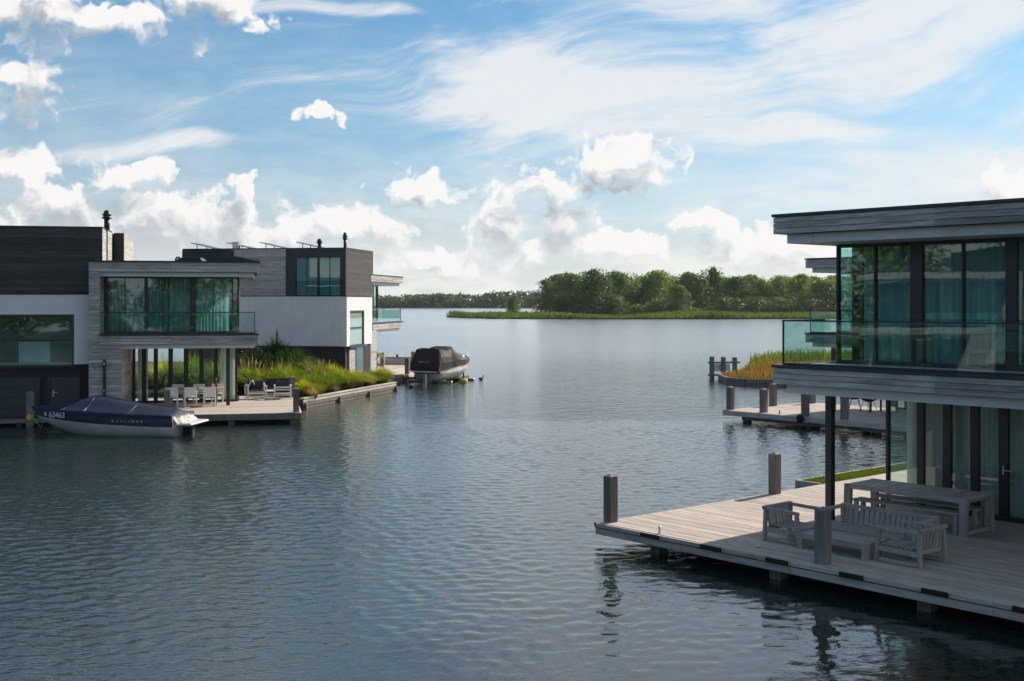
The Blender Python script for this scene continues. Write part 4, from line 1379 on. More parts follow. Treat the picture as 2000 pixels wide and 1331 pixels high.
def lounge(name, label, cat, x, y, rz, w, ncush):
    t = thing(name, label, cat, tuple(F1.w(x, y, DZ)), F1.a + rz)
    h = w / 2
    for sx_ in (-1, 1):
        box('front_leg', t, sx_ * (h - .025) - .025, sx_ * (h - .025) + .025, -.38, -.33, 0, .60, 'white_paint', 0.005)
        box('rear_leg', t, sx_ * (h - .025) - .025, sx_ * (h - .025) + .025, .33, .38, 0, .60, 'white_paint', 0.005)
        box('arm', t, sx_ * (h - .025) - .035, sx_ * (h - .025) + .035, -.40, .40, .601, .635, 'white_paint', 0.005)
    box('seat_rail', t, -h + .05, h - .05, -.375, -.335, .24, .31, 'white_paint', 0.005)
    box('seat_rail', t, -h + .05, h - .05, .335, .375, .24, .31, 'white_paint', 0.005)
    box('back_bar', t, -h + .05, h - .05, .34, .375, .56, .60, 'white_paint', 0.005)
    box('front_slat', t, -h + .05, h - .05, -.378, -.36, .33, .37, 'white_paint', 0.004)
    box('front_slat', t, -h + .05, h - .05, -.378, -.36, .12, .17, 'white_paint', 0.004)
    for zz in (.42, .52):
        box('back_slat', t, -h + .05, h - .05, .376, .392, zz, zz + .05, 'white_paint', 0.004)
    cw = (w - .14) / ncush
    for i in range(ncush):
        a = -h + .07 + i * cw
        box('seat_cushion', t, a + .01, a + cw - .01, -.36, .30, .312, .43, 'cushion', 0.03)
        box('back_cushion', t, a + .01, a + cw - .01, .16, .32, .435, .86, 'cushion', 0.04)
    return t


lounge('lounge_chair', 'white framed lounge chair with dark cushions and a towel over its arm', 'lounge chair', -0.10, 5.35, R(8), .90, 1)
lounge('lounge_sofa', 'white framed two-seat sofa with dark cushions near the grasses', 'sofa', 1.0, 6.75, R(0), 1.50, 2)
lounge('lounge_chair', 'white framed lounge chair turned towards the two-seat sofa, its back to us', 'lounge chair', 1.12, 5.2, R(180), .80, 1)
t = thing('side_table', 'low white table between the white lounge seats', 'table', tuple(F1.w(0.55, 5.7, DZ)), F1.a)
box('top', t, -.40, .40, -.25, .25, .32, .36, 'white_paint', 0.006)
for sx_ in (-1, 1):
    for sy_ in (-1, 1):
        box('leg', t, sx_ * .36 - .02, sx_ * .36 + .02, sy_ * .21 - .02, sy_ * .21 + .02, 0, .32, 'white_paint')
# towel: draped sheet over the arm
tw = tuple(F1.w(-0.52, 5.25, DZ))
vs, fs = [], []
for i in range(13):
    u = i / 12
    for j in range(9):
        v = j / 8
        s_ = (u - .5) * 1.1
        if s_ < -.12:
            x, z = -.10 - .02 * math.sin(v * 9), .66 + (s_ + .12) * .95
        elif s_ > .12:
            x, z = .10 + (s_ - .12) * .55 + .02 * math.sin(v * 7), .68 + .20 * math.sin((s_ - .12) * 7)
        else:
            x, z = s_, .66 + .02 * math.cos(s_ * 9)
        vs.append((x, -.28 + v * .55 + .02 * math.sin(u * 11), z + .025 * math.sin(u * 8 + v * 6)))
for i in range(12):
    for j in range(8):
        fs.append([i * 9 + j, i * 9 + j + 1, (i + 1) * 9 + j + 1, (i + 1) * 9 + j])
o = tag(mesh('towel', None, vs, fs, 'towel', True, loc=tw, rz=F1.a), 'pale rumpled towel hanging over the arm of a lounge chair', 'towel')
md = o.modifiers.new('thick', 'SOLIDIFY')
md.thickness = 0.02


# ------------------------------------------------------------------ boats
def loft(name, par, secs, mat, close_ends=True, smooth=True):
    """secs: list of rings of points"""
    n = len(secs[0])
    vs = [p for s_ in secs for p in s_]
    fs = []
    for k in range(len(secs) - 1):
        for i in range(n - 1):
            fs.append([k * n + i, k * n + i + 1, (k + 1) * n + i + 1, (k + 1) * n + i])
    if close_ends:
        fs.append(list(range(n)))
    return mesh(name, par, vs, fs, mat, smooth)


class Hull:
    def __init__(s, L, B, keel, sheer0, sheer1, b0, b1):
        s.L, s.B, s.k, s.s0, s.s1, s.b0, s.b1 = L, B, keel, sheer0, sheer1, b0, b1

    def half(s, t):
        return s.B / 2 * (0.93 + 0.07 * min(1, t / .3)) * (1 if t < .42 else max(0.0, 1 - ((t - .42) / .58) ** 2.3))

    def sheer(s, t):
        return s.s0 + (s.s1 - s.s0) * t ** 1.5

    def bound(s, t):
        return s.b0 + (s.b1 - s.b0) * t ** 1.6

    def chine(s, t):
        return (0.06 + 0.50 * max(0, (t - .35) / .65) ** 1.8)

    def keelz(s, t):
        return -s.k + (s.k + s.bound(1) - 0.06) * max(0, (t - .62) / .38) ** 2.2

    def x(s, t, z):
        # raked stem: upper points reach further forward
        return s.L * t * (0.90 + 0.10 * min(1, max(0, (z + .1) / (s.s1 + .1))) if t > .5 else 0.90 + (0.10 * min(1, max(0, (z + .1) / (s.s1 + .1)))) * (t / .5))

    def sec_low(s, t):
        b = s.half(t)
        k, c, w = s.keelz(t), s.chine(t), s.bound(t)
        c = min(c, w - .03)
        c = max(c, k + .02)
        hb, hc = b * 0.965, b * 0.86
        pts = [(hb, w), (hc, c), (0.0, k), (-hc, c), (-hb, w)]
        return [(s.x(t, z), y, z) for y, z in pts]

    def sec_high(s, t):
        b = s.half(t)
        w, h = s.bound(t), s.sheer(t)
        pts = [(b * 0.965, w), (b * 1.0, (w + h) / 2 + .04), (b * 0.985, h)]
        return [(s.x(t, z), y, z) for y, z in pts]


TS = [0, .1, .2, .3, .4, .5, .58, .66, .74, .81, .87, .92, .96, 1.0]
H1 = Hull(6.05, 2.25, 0.35, 0.76, 0.97, 0.36, 0.66)
b1 = thing('speedboat', 'navy and white speedboat under a navy cover moored at the left deck', 'boat', (-12.45, 45.35, 0.02), R(173.2))
loft('hull_bottom', b1, [H1.sec_low(t) for t in TS], 'hull_white')
for s_ in (1, -1):
    loft('hull_side', b1, [[(x, y * s_, z) for x, y, z in H1.sec_high(t)] for t in TS], 'hull_navy', False)
mesh('transom', b1, [(H1.x(0, z), y, z) for y, z in ((1.02, .36), (1.03, .76), (-1.03, .76), (-1.02, .36))], [[0, 1, 2, 3]], 'hull_white')
# cover: tent over a ridge, sagging between ridge and gunwale
secs = []
for t in [0, .04] + TS[1:]:
    b = H1.half(t) * 1.02 + .02
    zs = H1.sheer(t)
    u = t
    if u < .56:
        ridge = .96 + (.50 * (u / .56) ** 1.25)
    else:
        v = (1 - u) / .44
        ridge = H1.sheer(1) + .03 + (1.46 - H1.sheer(1) - .03) * (v ** 1.7)
    if t == 0:
        ridge = .88
    ring = []
    for q in (-1.0, -1.0, -.86, -.6, -.3, 0, .3, .6, .86, 1.0, 1.0):
        ring.append(q)
    pts = []
    for i, q in enumerate(ring):
        if i in (0, 10):
            z = zs - .10
        else:
            f_ = (1 - abs(q))
            z = zs + .03 + (ridge - zs - .03) * (f_ ** 1.35) - .025 * math.sin(t * 40) * f_ * (1 - f_)
        pts.append((H1.x(t, zs), b * q, z))
    secs.append(pts)
cv = loft('boat_cover', b1, secs, 'cover_navy')
for k_ in (5, 2, 8):
    tube('seam', cv, [(p_[k_][0], p_[k_][1], p_[k_][2] + .004) for p_ in secs[1:-1]], .006, 'hull_navy', 5)
for k_ in (4, 7, 9, 11):
    tube('seam', cv, [(q_[0], q_[1], q_[2] + .004) for q_ in secs[k_][1:10]], .006, 'hull_navy', 5)
box('swim_platform', b1, -.68, -.02, -.92, .92, .40, .50, 'hull_white', 0.04)
box('outdrive', b1, -.42, -.04, -.16, .16, -.5, .36, 'rubber', 0.05)
mesh('crumpled_canvas', b1, [(-.05 + .10 * math.sin(i * 2.1), -.95 + i * .19, .62 + .14 * abs(math.sin(i * 1.7))) for i in range(11)] + [(-.22 + .05 * math.sin(i * 1.3), -.95 + i * .19, .50 + .05 * math.sin(i * 3)) for i in range(11)],
     [[i, i + 1, 12 + i, 11 + i] for i in range(10)], 'towel')
# registration and lettering on the side towards the camera (+y)


def on_hull(t, z):
    b = H1.half(t)
    return H1.x(t, z), b * 1.0 + .012


for body, t, z, size, sp, sh, xs in (('63463', .785, .655, .30, 1.05, 0.0, 1.1), ('B', .885, .69, .21, 1.0, 0.0, 1.1), ('BAYLINER', .30, .545, .10, 2.0, 0.1, 1.5)):
    x, y = on_hull(t, z)
    x2, y2 = on_hull(t - .03, z)
    slope = math.atan2(y2 - y, x - x2)
    o = text_part('lettering', b1, body, size, 'lettering', (x, y + (.075 if t > .7 else .006), z), (R(90), 0, R(180) - slope), sh, sp, xs, 0.012 if t > .7 else 0.004)
mesh('stripe', b1, [(H1.x(.36, .6), H1.half(.36) + .016, .612), (H1.x(.27, .6), H1.half(.27) + .016, .590), (H1.x(.22, .6), H1.half(.22) + .016, .572), (H1.x(.29, .6), H1.half(.29) + .016, .600)], [[0, 1, 2, 3]], 'lettering')
t = thing('fender', 'small yellow fender hanging at the bow of the moored speedboat', 'fender', tuple(b1.matrix_basis @ Vector((6.08, .12, .42))))
lathe('float', t, [(.02, 0), (.10, .04), (.13, .14), (.10, .24), (.03, .30)], 'buoy_yellow', n=12)
tube('rope', t, [(0, 0, .3), (.05, 0, .42), (.12, .02, .5)], .015, 'rope')
tube('tail', t, [(.1, 0, .3), (.2, 0, .02), (.42, 0, -.22), (.5, 0, -.1)], .015, 'rope')

H2 = Hull(5.4, 2.05, 0.42, 0.86, 1.15, 0.30, 0.62)
b2 = thing('covered_boat', 'white boat under a high black cover raised on a boat lift', 'boat', (-5.25, 73.9, 0.30), R(90 - 26))
loft('hull_bottom', b2, [H2.sec_low(t) for t in TS], 'hull_white')
for s_ in (1, -1):
    loft('hull_side', b2, [[(x, y * s_, z) for x, y, z in H2.sec_high(t)] for t in TS], 'hull_white', False)
mesh('transom', b2, [(H2.x(0, z), y, z) for y, z in ((.93, .30), (.95, .86), (-.95, .86), (-.93, .30))], [[0, 1, 2, 3]], 'rubber')
box('swim_platform', b2, -.45, -.02, -.90, .90, .38, .45, 'panel_white', 0.02)
box('outdrive', b2, -.34, -.03, -.15, .15, -.55, .34, 'steel', 0.05)
secs = []
rnd = random.Random(8)
for x, zt, wt in ((-.36, .60, 1.0), (-.30, 1.02, .98), (.05, 1.86, .78), (.22, 1.90, .80), (.75, 1.76, .74), (1.35, 1.74, .74), (1.75, 1.90, .70), (1.95, 1.94, .66), (2.2, 1.78, .62), (3.0, 1.50, .50), (3.8, 1.38, .36), (4.6, 1.24, .20), (5.35, 1.14, .03)):
    t = max(0, min(1, x / 5.4))
    b = (H2.half(t) * 1.03 + .02) if x < 5.2 else .06
    zs = .50 + .44 * t if x > 0 else .44
    r_ = []
    for q, f_ in ((-1, 0), (-1.02, .35), (-.95, .62), (-wt, .93), (-wt * .55, 1.0), (0, .985), (wt * .55, 1.0), (wt, .93), (.95, .62), (1.02, .35), (1, 0)):
        r_.append((x + rnd.uniform(-.05, .05), b * q + rnd.uniform(-.02, .02), zs + (zt - zs) * f_ + rnd.uniform(-.04, .04)))
    secs.append(r_)
loft('boat_cover', b2, secs, 'cover_black', True, False)
text_part('lettering', b2, 'BAYLINER', .13, 'steel', (-.335, 0, .98), (R(90 - 4), 0, R(-90)), 0.0, 1.3, 1.0, 0.01)
for x in (2.9, 3.9):
    mesh('cover_patch', b2, [(x, -H2.half(x / 5.4) * .93 - .03, 1.22), (x + .3, -H2.half((x + .3) / 5.4) * .93 - .04, 1.20), (x + .28, -H2.half((x + .3) / 5.4) * .88 - .04, 1.30), (x + .02, -H2.half(x / 5.4) * .88 - .03, 1.32)], [[0, 1, 2, 3]], 'lettering')
lf = thing('boat_lift', 'dark boat lift frame with white legs under the covered boat', 'boat lift', (-5.25, 73.9, -.16), R(90 - 26))
for y in (-.55, .55):
    box('bunk', lf, -.1, 4.4, y - .08, y + .08, .30, .42, 'pile_wood', 0.01)
for x in (.5, 3.4):
    box('cross_beam', lf, x - .08, x + .08, -1.5, 1.6, .16, .30, 'steel', 0.01)
for x, y in ((.5, -.95), (3.4, -.95), (.5, 1.5), (3.4, 1.5)):
    box('leg', lf, x - .05, x + .05, y - .05, y + .05, -1.2, .34, 'white_paint')
for x in (0.2, 2.0):
    box('swing_arm', lf, x - .06, x + .06, .9, 2.3, .36, .50, 'pile_wood')
t = thing('buoy', 'yellow float on a dark pole beside the covered boat', 'buoy', (-3.02, 74.6, 0))
lathe('float', t, [(.10, -.12), (.24, -.08), (.27, .06), (.26, .18), (.16, .24)], 'buoy_yellow', n=14)
lathe('pole', t, [(.05, .24), (.05, .62), (.02, .64)], 'frame', n=8)
# two water birds
for x, y, rz, lab in ((-2.0, 77.0, 40, 'dark coot swimming right of the yellow float'), (-5.9, 70.2, 200, 'dark coot swimming near the end of the timber quay')):
    t = thing('coot', lab, 'bird', (x, y, 0), R(rz), 'coots on the water')
    vs, fs = [], []
    prof = [(-.22, .02, .10), (-.16, .05, .09), (-.06, .10, .07), (.04, .11, .07), (.12, .09, .09), (.155, .055, .15), (.165, .042, .20), (.18, .048, .25), (.215, .04, .262), (.24, .022, .25)]
    for px_, r_, z_ in prof:
        for i in range(10):
            a = 2 * math.pi * i / 10
            vs.append((px_, r_ * math.cos(a), z_ + r_ * .85 * math.sin(a)))
    for j in range(len(prof) - 1):
        for i in range(10):
            fs.append([j * 10 + i, j * 10 + (i + 1) % 10, (j + 1) * 10 + (i + 1) % 10, (j + 1) * 10 + i])
    fs += [list(range(10)), [(len(prof) - 1) * 10 + i for i in range(10)]]
    mesh('body', t, vs, fs, 'feather', True)
    mesh('bill', t, [(.23, -.02, .26), (.23, .02, .26), (.23, 0, .235), (.29, 0, .24)], [[0, 1, 2], [0, 1, 3], [1, 2, 3], [0, 2, 3]], 'bill')


# ------------------------------------------------------------------ planting
def clump_mesh(seed, n, h, r, droop, w, segs=4, jitter=.3):
    """fountain-shaped clump of arching blades"""
    rnd = random.Random(seed)
    vs, fs = [], []
    for i in range(n):
        a = rnd.uniform(0, 6.283)
        d = math.sqrt(rnd.random())
        bx, by = math.cos(a) * d * r * .28, math.sin(a) * d * r * .28
        hh = h * rnd.uniform(.66, .98) * (1 - .12 * d)
        reach = r * d * rnd.uniform(.6, 1.15)
        b = a + rnd.gauss(0, jitter)
        ca, sa = math.cos(b), math.sin(b)
        n0 = len(vs)
        for k in range(segs + 1):
            s_ = k / segs
            rr = reach * s_ ** 1.5
            z = hh * (1.35 * s_ - .35 * s_ ** 2) - droop * d * hh * s_ ** 3
            ww = w * (1 - s_) ** .6 + .001
            x, y = bx + ca * rr, by + sa * rr
            vs += [(x - sa * ww, y + ca * ww, z), (x + sa * ww, y - ca * ww, z)]
        for k in range(segs):
            fs.append([n0 + 2 * k, n0 + 2 * k + 1, n0 + 2 * k + 3, n0 + 2 * k + 2])
    me = bpy.data.meshes.new('clump')
    me.from_pydata(vs, [], fs)
    for p in me.polygons:
        p.use_smooth = True
    return me


def plume_mesh(seed, n, h, r):
    rnd = random.Random(seed)
    vs, fs = [], []
    for i in range(n):
        a, d = rnd.uniform(0, 6.283), rnd.random()
        bx, by = math.cos(a) * r * d * .9, math.sin(a) * r * d * .9
        z0, z1 = h * .75, h * rnd.uniform(1.02, 1.25)
        for q in (0, 1.57):
            c, s_ = math.cos(a + q) * .016, math.sin(a + q) * .016
            n0 = len(vs)
            vs += [(bx * .8 - c * .3, by * .8 - s_ * .3, z0), (bx * .8 + c * .3, by * .8 + s_ * .3, z0), (bx + c, by + s_, (z0 + 2 * z1) / 3), (bx, by, z1), (bx - c, by - s_, (z0 + 2 * z1) / 3)]
            fs.append([n0, n0 + 1, n0 + 2, n0 + 3, n0 + 4])
    me = bpy.data.meshes.new('plumes')
    me.from_pydata(vs, [], fs)
    me.materials.append(MATS['plume'])
    return me


CL = {}
for key, args, mat in (('fg0', (1, 1100, 1.15, 1.05, .6, .012), 'fountain_grass'), ('fg1', (2, 1100, 1.1, 1.0, .65, .012), 'fountain_grass'), ('fg2', (3, 1100, 1.25, .9, .5, .012), 'fountain_grass'),
                       ('dg0', (4, 2200, 2.0, 1.9, 1.0, .020), 'dark_grass'), ('dg1', (5, 2000, 1.7, 1.7, 1.0, .020), 'dark_grass'), ('dry', (6, 260, .62, .5, .4, .010), 'plume')):
    me = clump_mesh(*args)
    me.materials.append(MATS[mat])
    CL[key] = me
PL = [plume_mesh(s_, 12, 1.02, .6) for s_ in (1, 2)]


def clump(key, x, y, sc, label, cat='grass', group=None, z=.38, plume=False, name='ornamental_grass'):
    t = thing(name, label, cat, (x, y, z), random.uniform(0, 6.28), group)
    o = link('leaves', CL[key], t)
    sc *= 1.12
    o.scale = (sc, sc, sc)
    if plume and random.random() < .25:
        p_ = link('plumes', random.choice(PL), t)
        p_.scale = (sc, sc, sc)
    return t


G = 'ornamental grasses between the two left houses'
for i, (k, x, y, sc, lab, pl) in enumerate((
        ('fg0', -13.55, 61.6, 1.4, 'bright green arching grass just right of the left house corner', True),
        ('fg1', -12.75, 61.2, 1.4, 'bright green arching grass behind the white lounge chair', True),
        ('fg2', -12.0, 61.6, 1.3, 'bright green arching grass behind the white two-seat sofa', True),
        ('fg0', -11.3, 61.0, 1.35, 'bright green arching grass at the right end of the row behind the sofa', False),
        ('fg1', -10.15, 58.6, 1.0, 'yellow green grass nearest the corner post of the left deck', False),
        ('fg0', -9.85, 60.2, 1.15, 'yellow green grass at the near end of the timber quay', True),
        ('fg2', -9.35, 61.8, 1.05, 'tall yellow green grass second along the timber quay', False),
        ('fg0', -8.95, 63.2, 1.15, 'yellow green grass in the middle of the timber quay', True),
        ('fg1', -8.45, 64.8, 1.1, 'yellow green grass below the grey entrance door', False),
        ('fg2', -10.4, 64.2, 1.25, 'yellow green grass behind the middle of the quay planting', True),
        ('fg0', -9.9, 66.4, 1.25, 'yellow green grass against the dark plinth of the second house', False),
        ('fg1', -7.9, 66.6, 0.95, 'green grass left of the small gap in the quay planting', False),
        ('fg2', -7.35, 67.6, 0.95, 'green grass at the lake end of the timber quay', False),
        ('fg0', -11.3, 66.0, 1.45, 'bright green arching grass highest on the bank behind the row', True),
        ('fg1', -12.2, 65.2, 1.3, 'bright green arching grass below the dark shrubs', False))):
    clump(k, x, y, sc, lab, 'grass', G, plume=pl)
for x, y, sc, lab in ((-9.75, 59.2, 1.0, 'small tan feathery grass at the near quay edge'), (-8.55, 63.2, 1.0, 'small tan feathery grass by the middle of the quay'), (-7.75, 65.6, 1.1, 'small tan feathery grass towards the lake end of the quay'),
                      (-9.0, 61.0, .8, 'low tan grass tuft on the quay edge'), (-9.55, 57.6, 1.0, 'pale tan grass behind the left deck corner post')):
    clump('dry', x, y, sc, lab, 'grass', 'tan grass tufts along the quay')
# dark weeping mounds and a brown shrub
clump('dg0', -13.3, 67.7, 1.5, 'tall dark green weeping shrub against the white wall', 'shrub', name='weeping_shrub', z=.5)
clump('dg1', -12.0, 67.3, 1.35, 'dark green weeping shrub left of the dark plinth', 'shrub', name='weeping_shrub', z=.4)
clump('dg1', -14.3, 66.2, 1.3, 'low dark green weeping shrub behind the arching grass row', 'shrub', name='weeping_shrub', z=.4)


def leaf_mass(seed, lobes, per, size, flat=0.0):
    """leaf-sized faces spread through a set of overlapping lobes (cx, cy, cz, rx, ry, rz)"""
    rnd = random.Random(seed)
    vs, fs = [], []
    for cx_, cy_, cz_, rx, ry, rz_ in lobes:
        for i in range(per):
            d = Vector((rnd.gauss(0, 1), rnd.gauss(0, 1), rnd.gauss(0, 1))).normalized()
            rr = rnd.uniform(.45, 1.08) ** .6
            c = Vector((cx_ + d.x * rx * rr, cy_ + d.y * ry * rr, cz_ + d.z * rz_ * rr))
            nrm = (d + Vector((rnd.gauss(0, .55), rnd.gauss(0, .55), rnd.gauss(0, .55) + .25))).normalized()
            u = nrm.cross(Vector((rnd.gauss(0, 1), rnd.gauss(0, 1), rnd.gauss(0, 1)))).normalized()
            v = nrm.cross(u)
            s_ = size * rnd.uniform(.55, 1.25)
            n0 = len(vs)
            vs += [c - u * s_ * .5, c + v * s_ * .38 + nrm * s_ * .12, c + u * s_ * .5, c - v * s_ * .38 + nrm * s_ * .12]
            fs.append([n0, n0 + 1, n0 + 2, n0 + 3])
    return vs, fs


def mass_data(seed, lobes, per, size, mat):
    vs, fs = leaf_mass(seed, lobes, per, size)
    me = bpy.data.meshes.new('crown')
    me.from_pydata([tuple(v) for v in vs], [], fs)
    me.materials.append(MATS[mat])
    return me


t = thing('brown_shrub', 'brownish purple shrub tucked behind the left house corner', 'shrub', (-14.6, 63.6, .4))
link('leaves', mass_data(50, [(random.uniform(-.9, .9), random.uniform(-.5, .5), random.uniform(.6, 2.2), .55, .55, .5) for _ in range(10)], 260, .10, 'brown_leaf'), t)
for i in range(5):
    tube('stem', t, [(0, 0, 0), (random.uniform(-.3, .3), random.uniform(-.3, .3), .8), (random.uniform(-.8, .8), random.uniform(-.4, .4), 1.9)], .025, 'bark')
# plant hanging at the corner of the second house
t = thing('arching_plant', 'green arching plant behind the corner of the lakeside house', 'plant', tuple(F2.w(3.6, .9, 1.15)))
me = clump_mesh(9, 500, 1.05, .75, .9, .022)
me.materials.append(MATS['fountain_grass'])
link('leaves', me, t)
lathe('pot', t, [(.18, -.70), (.26, -.68), (.30, -.02), (.26, 0)], 'frame', n=12)
# shrubs behind the left house, seen through its glass doors
for i, (x, y) in enumerate(((-4.6, 9.2), (-3.2, 8.9), (-1.9, 9.4))):
    p_ = F1.w(x, y)
    clump(('fg0', 'fg2', 'fg1')[i], p_.x, p_.y, 1.9, ('leafy green grass seen through the left panes of the doors', 'leafy green grass seen through the middle panes of the doors', 'leafy green grass seen through the right panes of the doors')[i], 'grass', 'grasses behind the left house')

# ------------------------------------------------------------------ reed spit, island wood and far shore
spit = [(-21, 384), (-16, 368), (-6, 349), (10, 342), (40, 337), (90, 345), (150, 350), (420, 350), (420, 620), (120, 610), (60, 520), (20, 480), (4, 452), (-10, 425), (-19, 405)]
structure(prism('reed_spit', None, spit, -1.0, 0.35, 'earth_green'))
rnd = random.Random(12)
pts = []
while len(pts) < 26000:
    p = (rnd.uniform(-21, 190), 335 + abs(rnd.gauss(0, 22)) + (0 if rnd.random() < .8 else rnd.uniform(0, 60)))
    if p[0] < 5:
        p = (p[0], rnd.uniform(340, 430))
    if inside(p, spit):
        pts.append(p)
hv = lambda x, y: .75 + .55 * math.sin(x * .11 + 1.3) * math.sin(x * .037) + .25 * math.sin(x * .31 + y * .1)
o = stuff(blades('reeds', pts, .9, 1.8, .14, 'reed', 13, .3, .16, None, hv))
tag(o, 'band of green and tan reeds along the waterline of the wooded spit', 'reeds')


def crown_lobes(seed, w, h, n, base=.06):
    rnd = random.Random(seed)
    out = []
    for i in range(n):
        z = base + (1 - base) * (i + .5) / n
        prof = math.sin(math.pi * min(1, (z * .86 + .16))) ** .6
        a = rnd.uniform(0, 6.283)
        r_ = w / 2 * prof * rnd.uniform(.25, .75)
        rad = w * rnd.uniform(.16, .34) * (.7 + .45 * prof)
        cz = h * min(z, 1 - rad * .8 / h)
        out.append((math.cos(a) * r_, math.sin(a) * r_, cz, rad, rad, rad * rnd.uniform(.75, 1.0)))
    return out


CROWNS = [mass_data(100 + i, crown_lobes(200 + i, 13, 14.5, 20 + 2 * i), 210, .72, 'leaf_tree') for i in range(6)]
POPL = [mass_data(120 + i, crown_lobes(230 + i, 9, 15.5, 20), 170, .62, 'leaf_poplar') for i in range(2)]
BUSH = [mass_data(140 + i, crown_lobes(250 + i, 9, 5.0, 14, .1), 120, .6, 'leaf_poplar') for i in range(2)]


def trunk_mesh(seed, h, r):
    rnd = random.Random(seed)
    vs, fs = [], []

    def limb(p0, p1, r0, r1):
        n0 = len(vs)
        ax = (p1 - p0).normalized()
        u = ax.cross(Vector((.3, .9, .1))).normalized()
        v = ax.cross(u)
        for p, rr in ((p0, r0), (p1, r1)):
            for i in range(6):
                a = i * math.pi / 3
                vs.append(tuple(p + (u * math.cos(a) + v * math.sin(a)) * rr))
        for i in range(6):
            fs.append([n0 + i, n0 + (i + 1) % 6, n0 + 6 + (i + 1) % 6, n0 + 6 + i])
    top = Vector((rnd.uniform(-.4, .4), rnd.uniform(-.4, .4), h * .85))
    mid = Vector((rnd.uniform(-.3, .3), 0, h * .35))
    limb(Vector((0, 0, -.3)), mid, r, r * .7)
    limb(mid, top, r * .7, r * .12)
    for i in range(7):
        f_ = rnd.uniform(.15, .8)
        s_ = mid + (top - mid) * f_
        a = rnd.uniform(0, 6.283)
        e = s_ + Vector((math.cos(a), math.sin(a), rnd.uniform(.5, 1.0))) * h * .26 * (1 - f_ * .5)
        limb(s_, e, r * .35, r * .06)
    me = bpy.data.meshes.new('trunk')
    me.from_pydata(vs, [], fs)
    me.materials.append(MATS['bark'])
    return me


TRUNKS = [trunk_mesh(300 + i, 14, .38) for i in range(3)]


def tree(px, top, wpx, Y, kind, label, group, cat='tree', name='broadleaf_tree'):
    X = (px - 1000) / 2340 * Y
    ht = 5.05 + (589 - top) / 2340 * Y - .3
    w = wpx / 2340 * Y
    t = thing(name, label, cat, (X, Y, .3), random.uniform(0, 6.28), group)
    data, w0, h0 = {'t': (random.choice(CROWNS), 13, 14.5), 'p': (random.choice(POPL), 9, 15.5), 'b': (random.choice(BUSH), 9, 5.0)}[kind]
    c_ = link('crown', data, t)
    c_.scale = (w / w0, w / w0, ht / h0)
    k_ = link('trunk', random.choice(TRUNKS), t)
    k_.scale = (ht / 14, ht / 14, ht / 14)
    return t


GT = 'trees of the wood on the spit'
front = [(1066, 546, 52, 415, 'p', 'pale loose poplar at the left end of the island wood'), (1086, 536, 60, 425, 'p', 'pale tall poplar second from the left end of the wood'),
         (1113, 533, 84, 412, 't', 'round dark green tree at the left front of the wood'), (1160, 527, 92, 405, 't', 'tall bright topped tree left of the wood centre'),
         (1206, 530, 88, 420, 't', 'broad green tree right of the tall bright one'), (1245, 546, 70, 430, 't', 'lower tree where the treeline dips left of centre'),
         (1282, 530, 84, 428, 't', 'dark round tree behind the pale round bush of the wood'), (1322, 557, 60, 402, 'p', 'pale rounded tree standing in front of the dark treeline'),
         (1352, 533, 80, 424, 't', 'dark tree left of the tallest narrow crown'), (1393, 523, 62, 430, 't', 'tallest narrow crowned tree near the middle of the wood'),
         (1440, 540, 86, 418, 't', 'broad tree just right of the tallest crown'), (1486, 545, 56, 424, 't', 'small dark tree in the right part of the wood'),
         (1525, 540, 76, 430, 't', 'loose bright topped tree left of the far roof'), (1566, 536, 78, 420, 't', 'green tree below the far timber roof'),
         (1606, 546, 90, 410, 't', 'broad bright tree touching the near glass corner'), (1655, 540, 90, 420, 't', 'tree showing through the near corner glass'),
         (1710, 538, 90, 425, 't', 'tree behind the near right house, next to the corner glass'), (1770, 540, 95, 425, 't', 'tree behind the near right house, furthest right')]
for px, top, wp_, Y, k, lab in front:
    tree(px, top, wp_, Y, k, lab, GT)
for i, px in enumerate((1100, 1140, 1185, 1228, 1262, 1310, 1335, 1372, 1415, 1462, 1505, 1545, 1588, 1632)):
    tree(px, 543 + random.uniform(-5, 8), 84, 452 + random.uniform(-6, 10), 't', 'tree in the back row of the wood, number %s from its left end' % ('one', 'two', 'three', 'four', 'five', 'six', 'seven', 'eight', 'nine', 'ten', 'eleven', 'twelve', 'thirteen', 'fourteen')[i], 'back row of the wood on the spit')
for px, top, wp_, lab in ((1100, 575, 60, 'dark bush at the foot of the left end of the wood'), (1150, 572, 70, 'dark bush below the tall bright topped tree'), (1195, 575, 60, 'dark bush left of the pale reed bushes'),
                          (1243, 596, 54, 'pale low bush at the water side of the wood'), (1290, 585, 60, 'bush left of the pale rounded tree'), (1355, 602, 36, 'small pale bush right of the pale rounded tree'),
                          (1385, 600, 40, 'second small pale bush on the reed edge'), (1420, 582, 70, 'dark bush under the middle of the wood'), (1475, 582, 70, 'dark bush under the right part of the wood'),
                          (1530, 582, 70, 'dark bush left of the far balcony'), (1590, 584, 70, 'dark bush behind the near balcony glass')):
    tree(px, top, wp_, 402, 'b', lab, 'bushes at the foot of the wood', 'bush', 'bush')
tree(1004, 578, 33, 440, 't', 'single small tree standing apart on the reed spit', None, 'tree', 'lone_tree')

# trees of the neighbouring bank, mirrored in the near windows
for i, (X, Y, w, h) in enumerate(((-52, -6, 9, 9.5), (-56, 4, 10, 11), (-60, 14, 11, 10), (-54, 24, 9, 11.5), (-58, 33, 10, 9), (-50, -18, 10, 10))):
    t = thing('broadleaf_tree', 'tree of the neighbouring bank mirrored in the near balcony windows', 'tree', (X, Y, .3), i * 1.3, 'trees mirrored in the near windows')
    c_ = link('crown', CROWNS[i % 6], t)
    c_.scale = (w / 13, w / 13, h / 14.5)
    k_ = link('trunk', TRUNKS[i % 3], t)
    k_.scale = (h / 14, h / 14, h / 14)

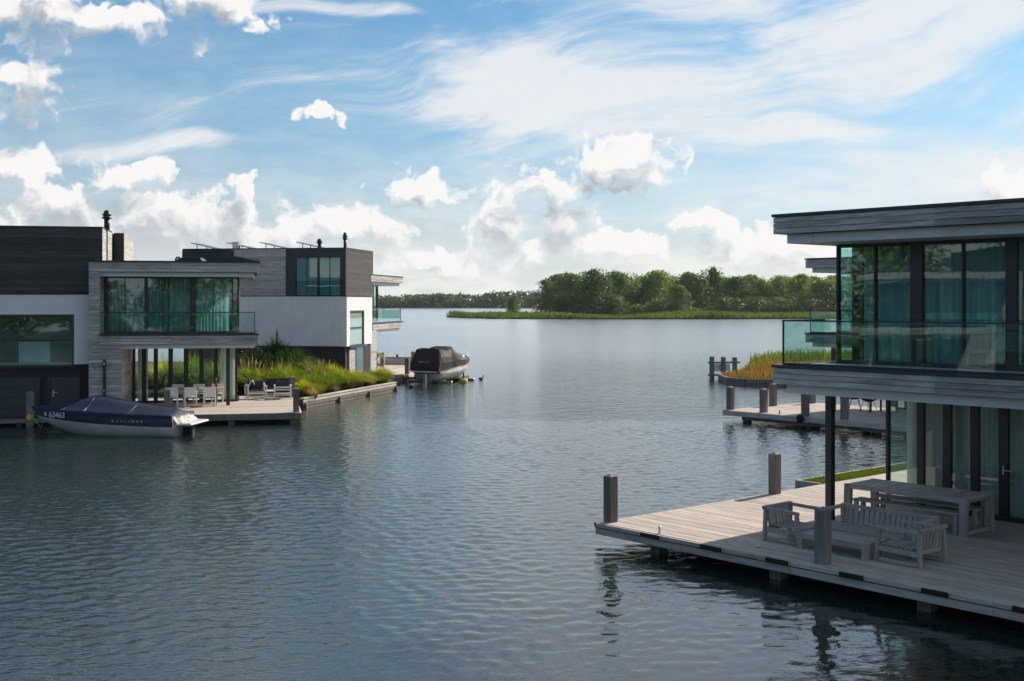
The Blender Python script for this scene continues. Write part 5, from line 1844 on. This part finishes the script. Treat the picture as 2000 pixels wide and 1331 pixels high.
# trees on the shore behind the viewpoint, mirrored in the left windows
structure(prism('rear_bank', None, [(-120, -90), (60, -90), (60, -44), (-20, -42), (-120, -44)], -1.2, 0.5, 'earth_green'))
for i in range(13):
    h = 8.5 + 2.5 * math.sin(i * 2.3)
    t = thing('broadleaf_tree', 'tree of the shore behind the viewpoint mirrored in the left house windows', 'tree', (-92 + i * 10.5, -54 - 5 * math.sin(i * 1.7), .4), i * .9, 'trees mirrored in the left windows')
    c_ = link('crown', CROWNS[i % 6], t)
    c_.scale = (.95, .95, h / 14.5)
    k_ = link('trunk', TRUNKS[i % 3], t)
    k_.scale = (h / 14, h / 14, h / 14)

# far shore
structure(prism('far_shore', None, [(-1600, 905), (-300, 912), (60, 908), (700, 915), (1600, 905), (1600, 1300), (-1600, 1300)], -1.0, 0.5, 'earth_green'))
rnd = random.Random(77)
lob = []
for i in range(330):
    x = rnd.uniform(-330, 330)
    row = rnd.random()
    if row < .3:
        lob.append((x, rnd.uniform(912, 918), 2.2, rnd.uniform(4, 8), 3, rnd.uniform(2.2, 3.6)))
    else:
        zt = 9.5 + 2.2 * math.sin(x * .021 + .6) + rnd.uniform(-1.3, 1.6)
        r_ = rnd.uniform(4.5, 8)
        lob.append((x, rnd.uniform(922, 955), zt - r_ * .35, r_, r_, r_ * .62))
        lob.append((x + rnd.uniform(-4, 4), rnd.uniform(916, 930), zt * .5, r_, r_ * .8, r_ * .6))
vs, fs = leaf_mass(78, lob, 105, 2.5)
me = bpy.data.meshes.new('far_wood')
me.from_pydata([tuple(v) for v in vs], [], fs)
me.materials.append(MATS['leaf_far'])
o = stuff(link('far_wood', me))
tag(o, 'long hazy green wood on the far shore of the lake', 'wood')

# ------------------------------------------------------------------ air
hm, hg, hout = new_mat('haze_air')
pv = hg.n('ShaderNodeVolumePrincipled')
pv.inputs['Color'].default_value = (0.80, 0.88, 0.95, 1)
pv.inputs['Density'].default_value = 0.00007
pv.inputs['Anisotropy'].default_value = 0.3
hm.node_tree.links.new(pv.outputs[0], hout.inputs['Volume'])
hz = box('haze', None, -WS - 5, WS + 5, -610, WS + 5, -4, 40, 'haze_air')
stuff(hz)
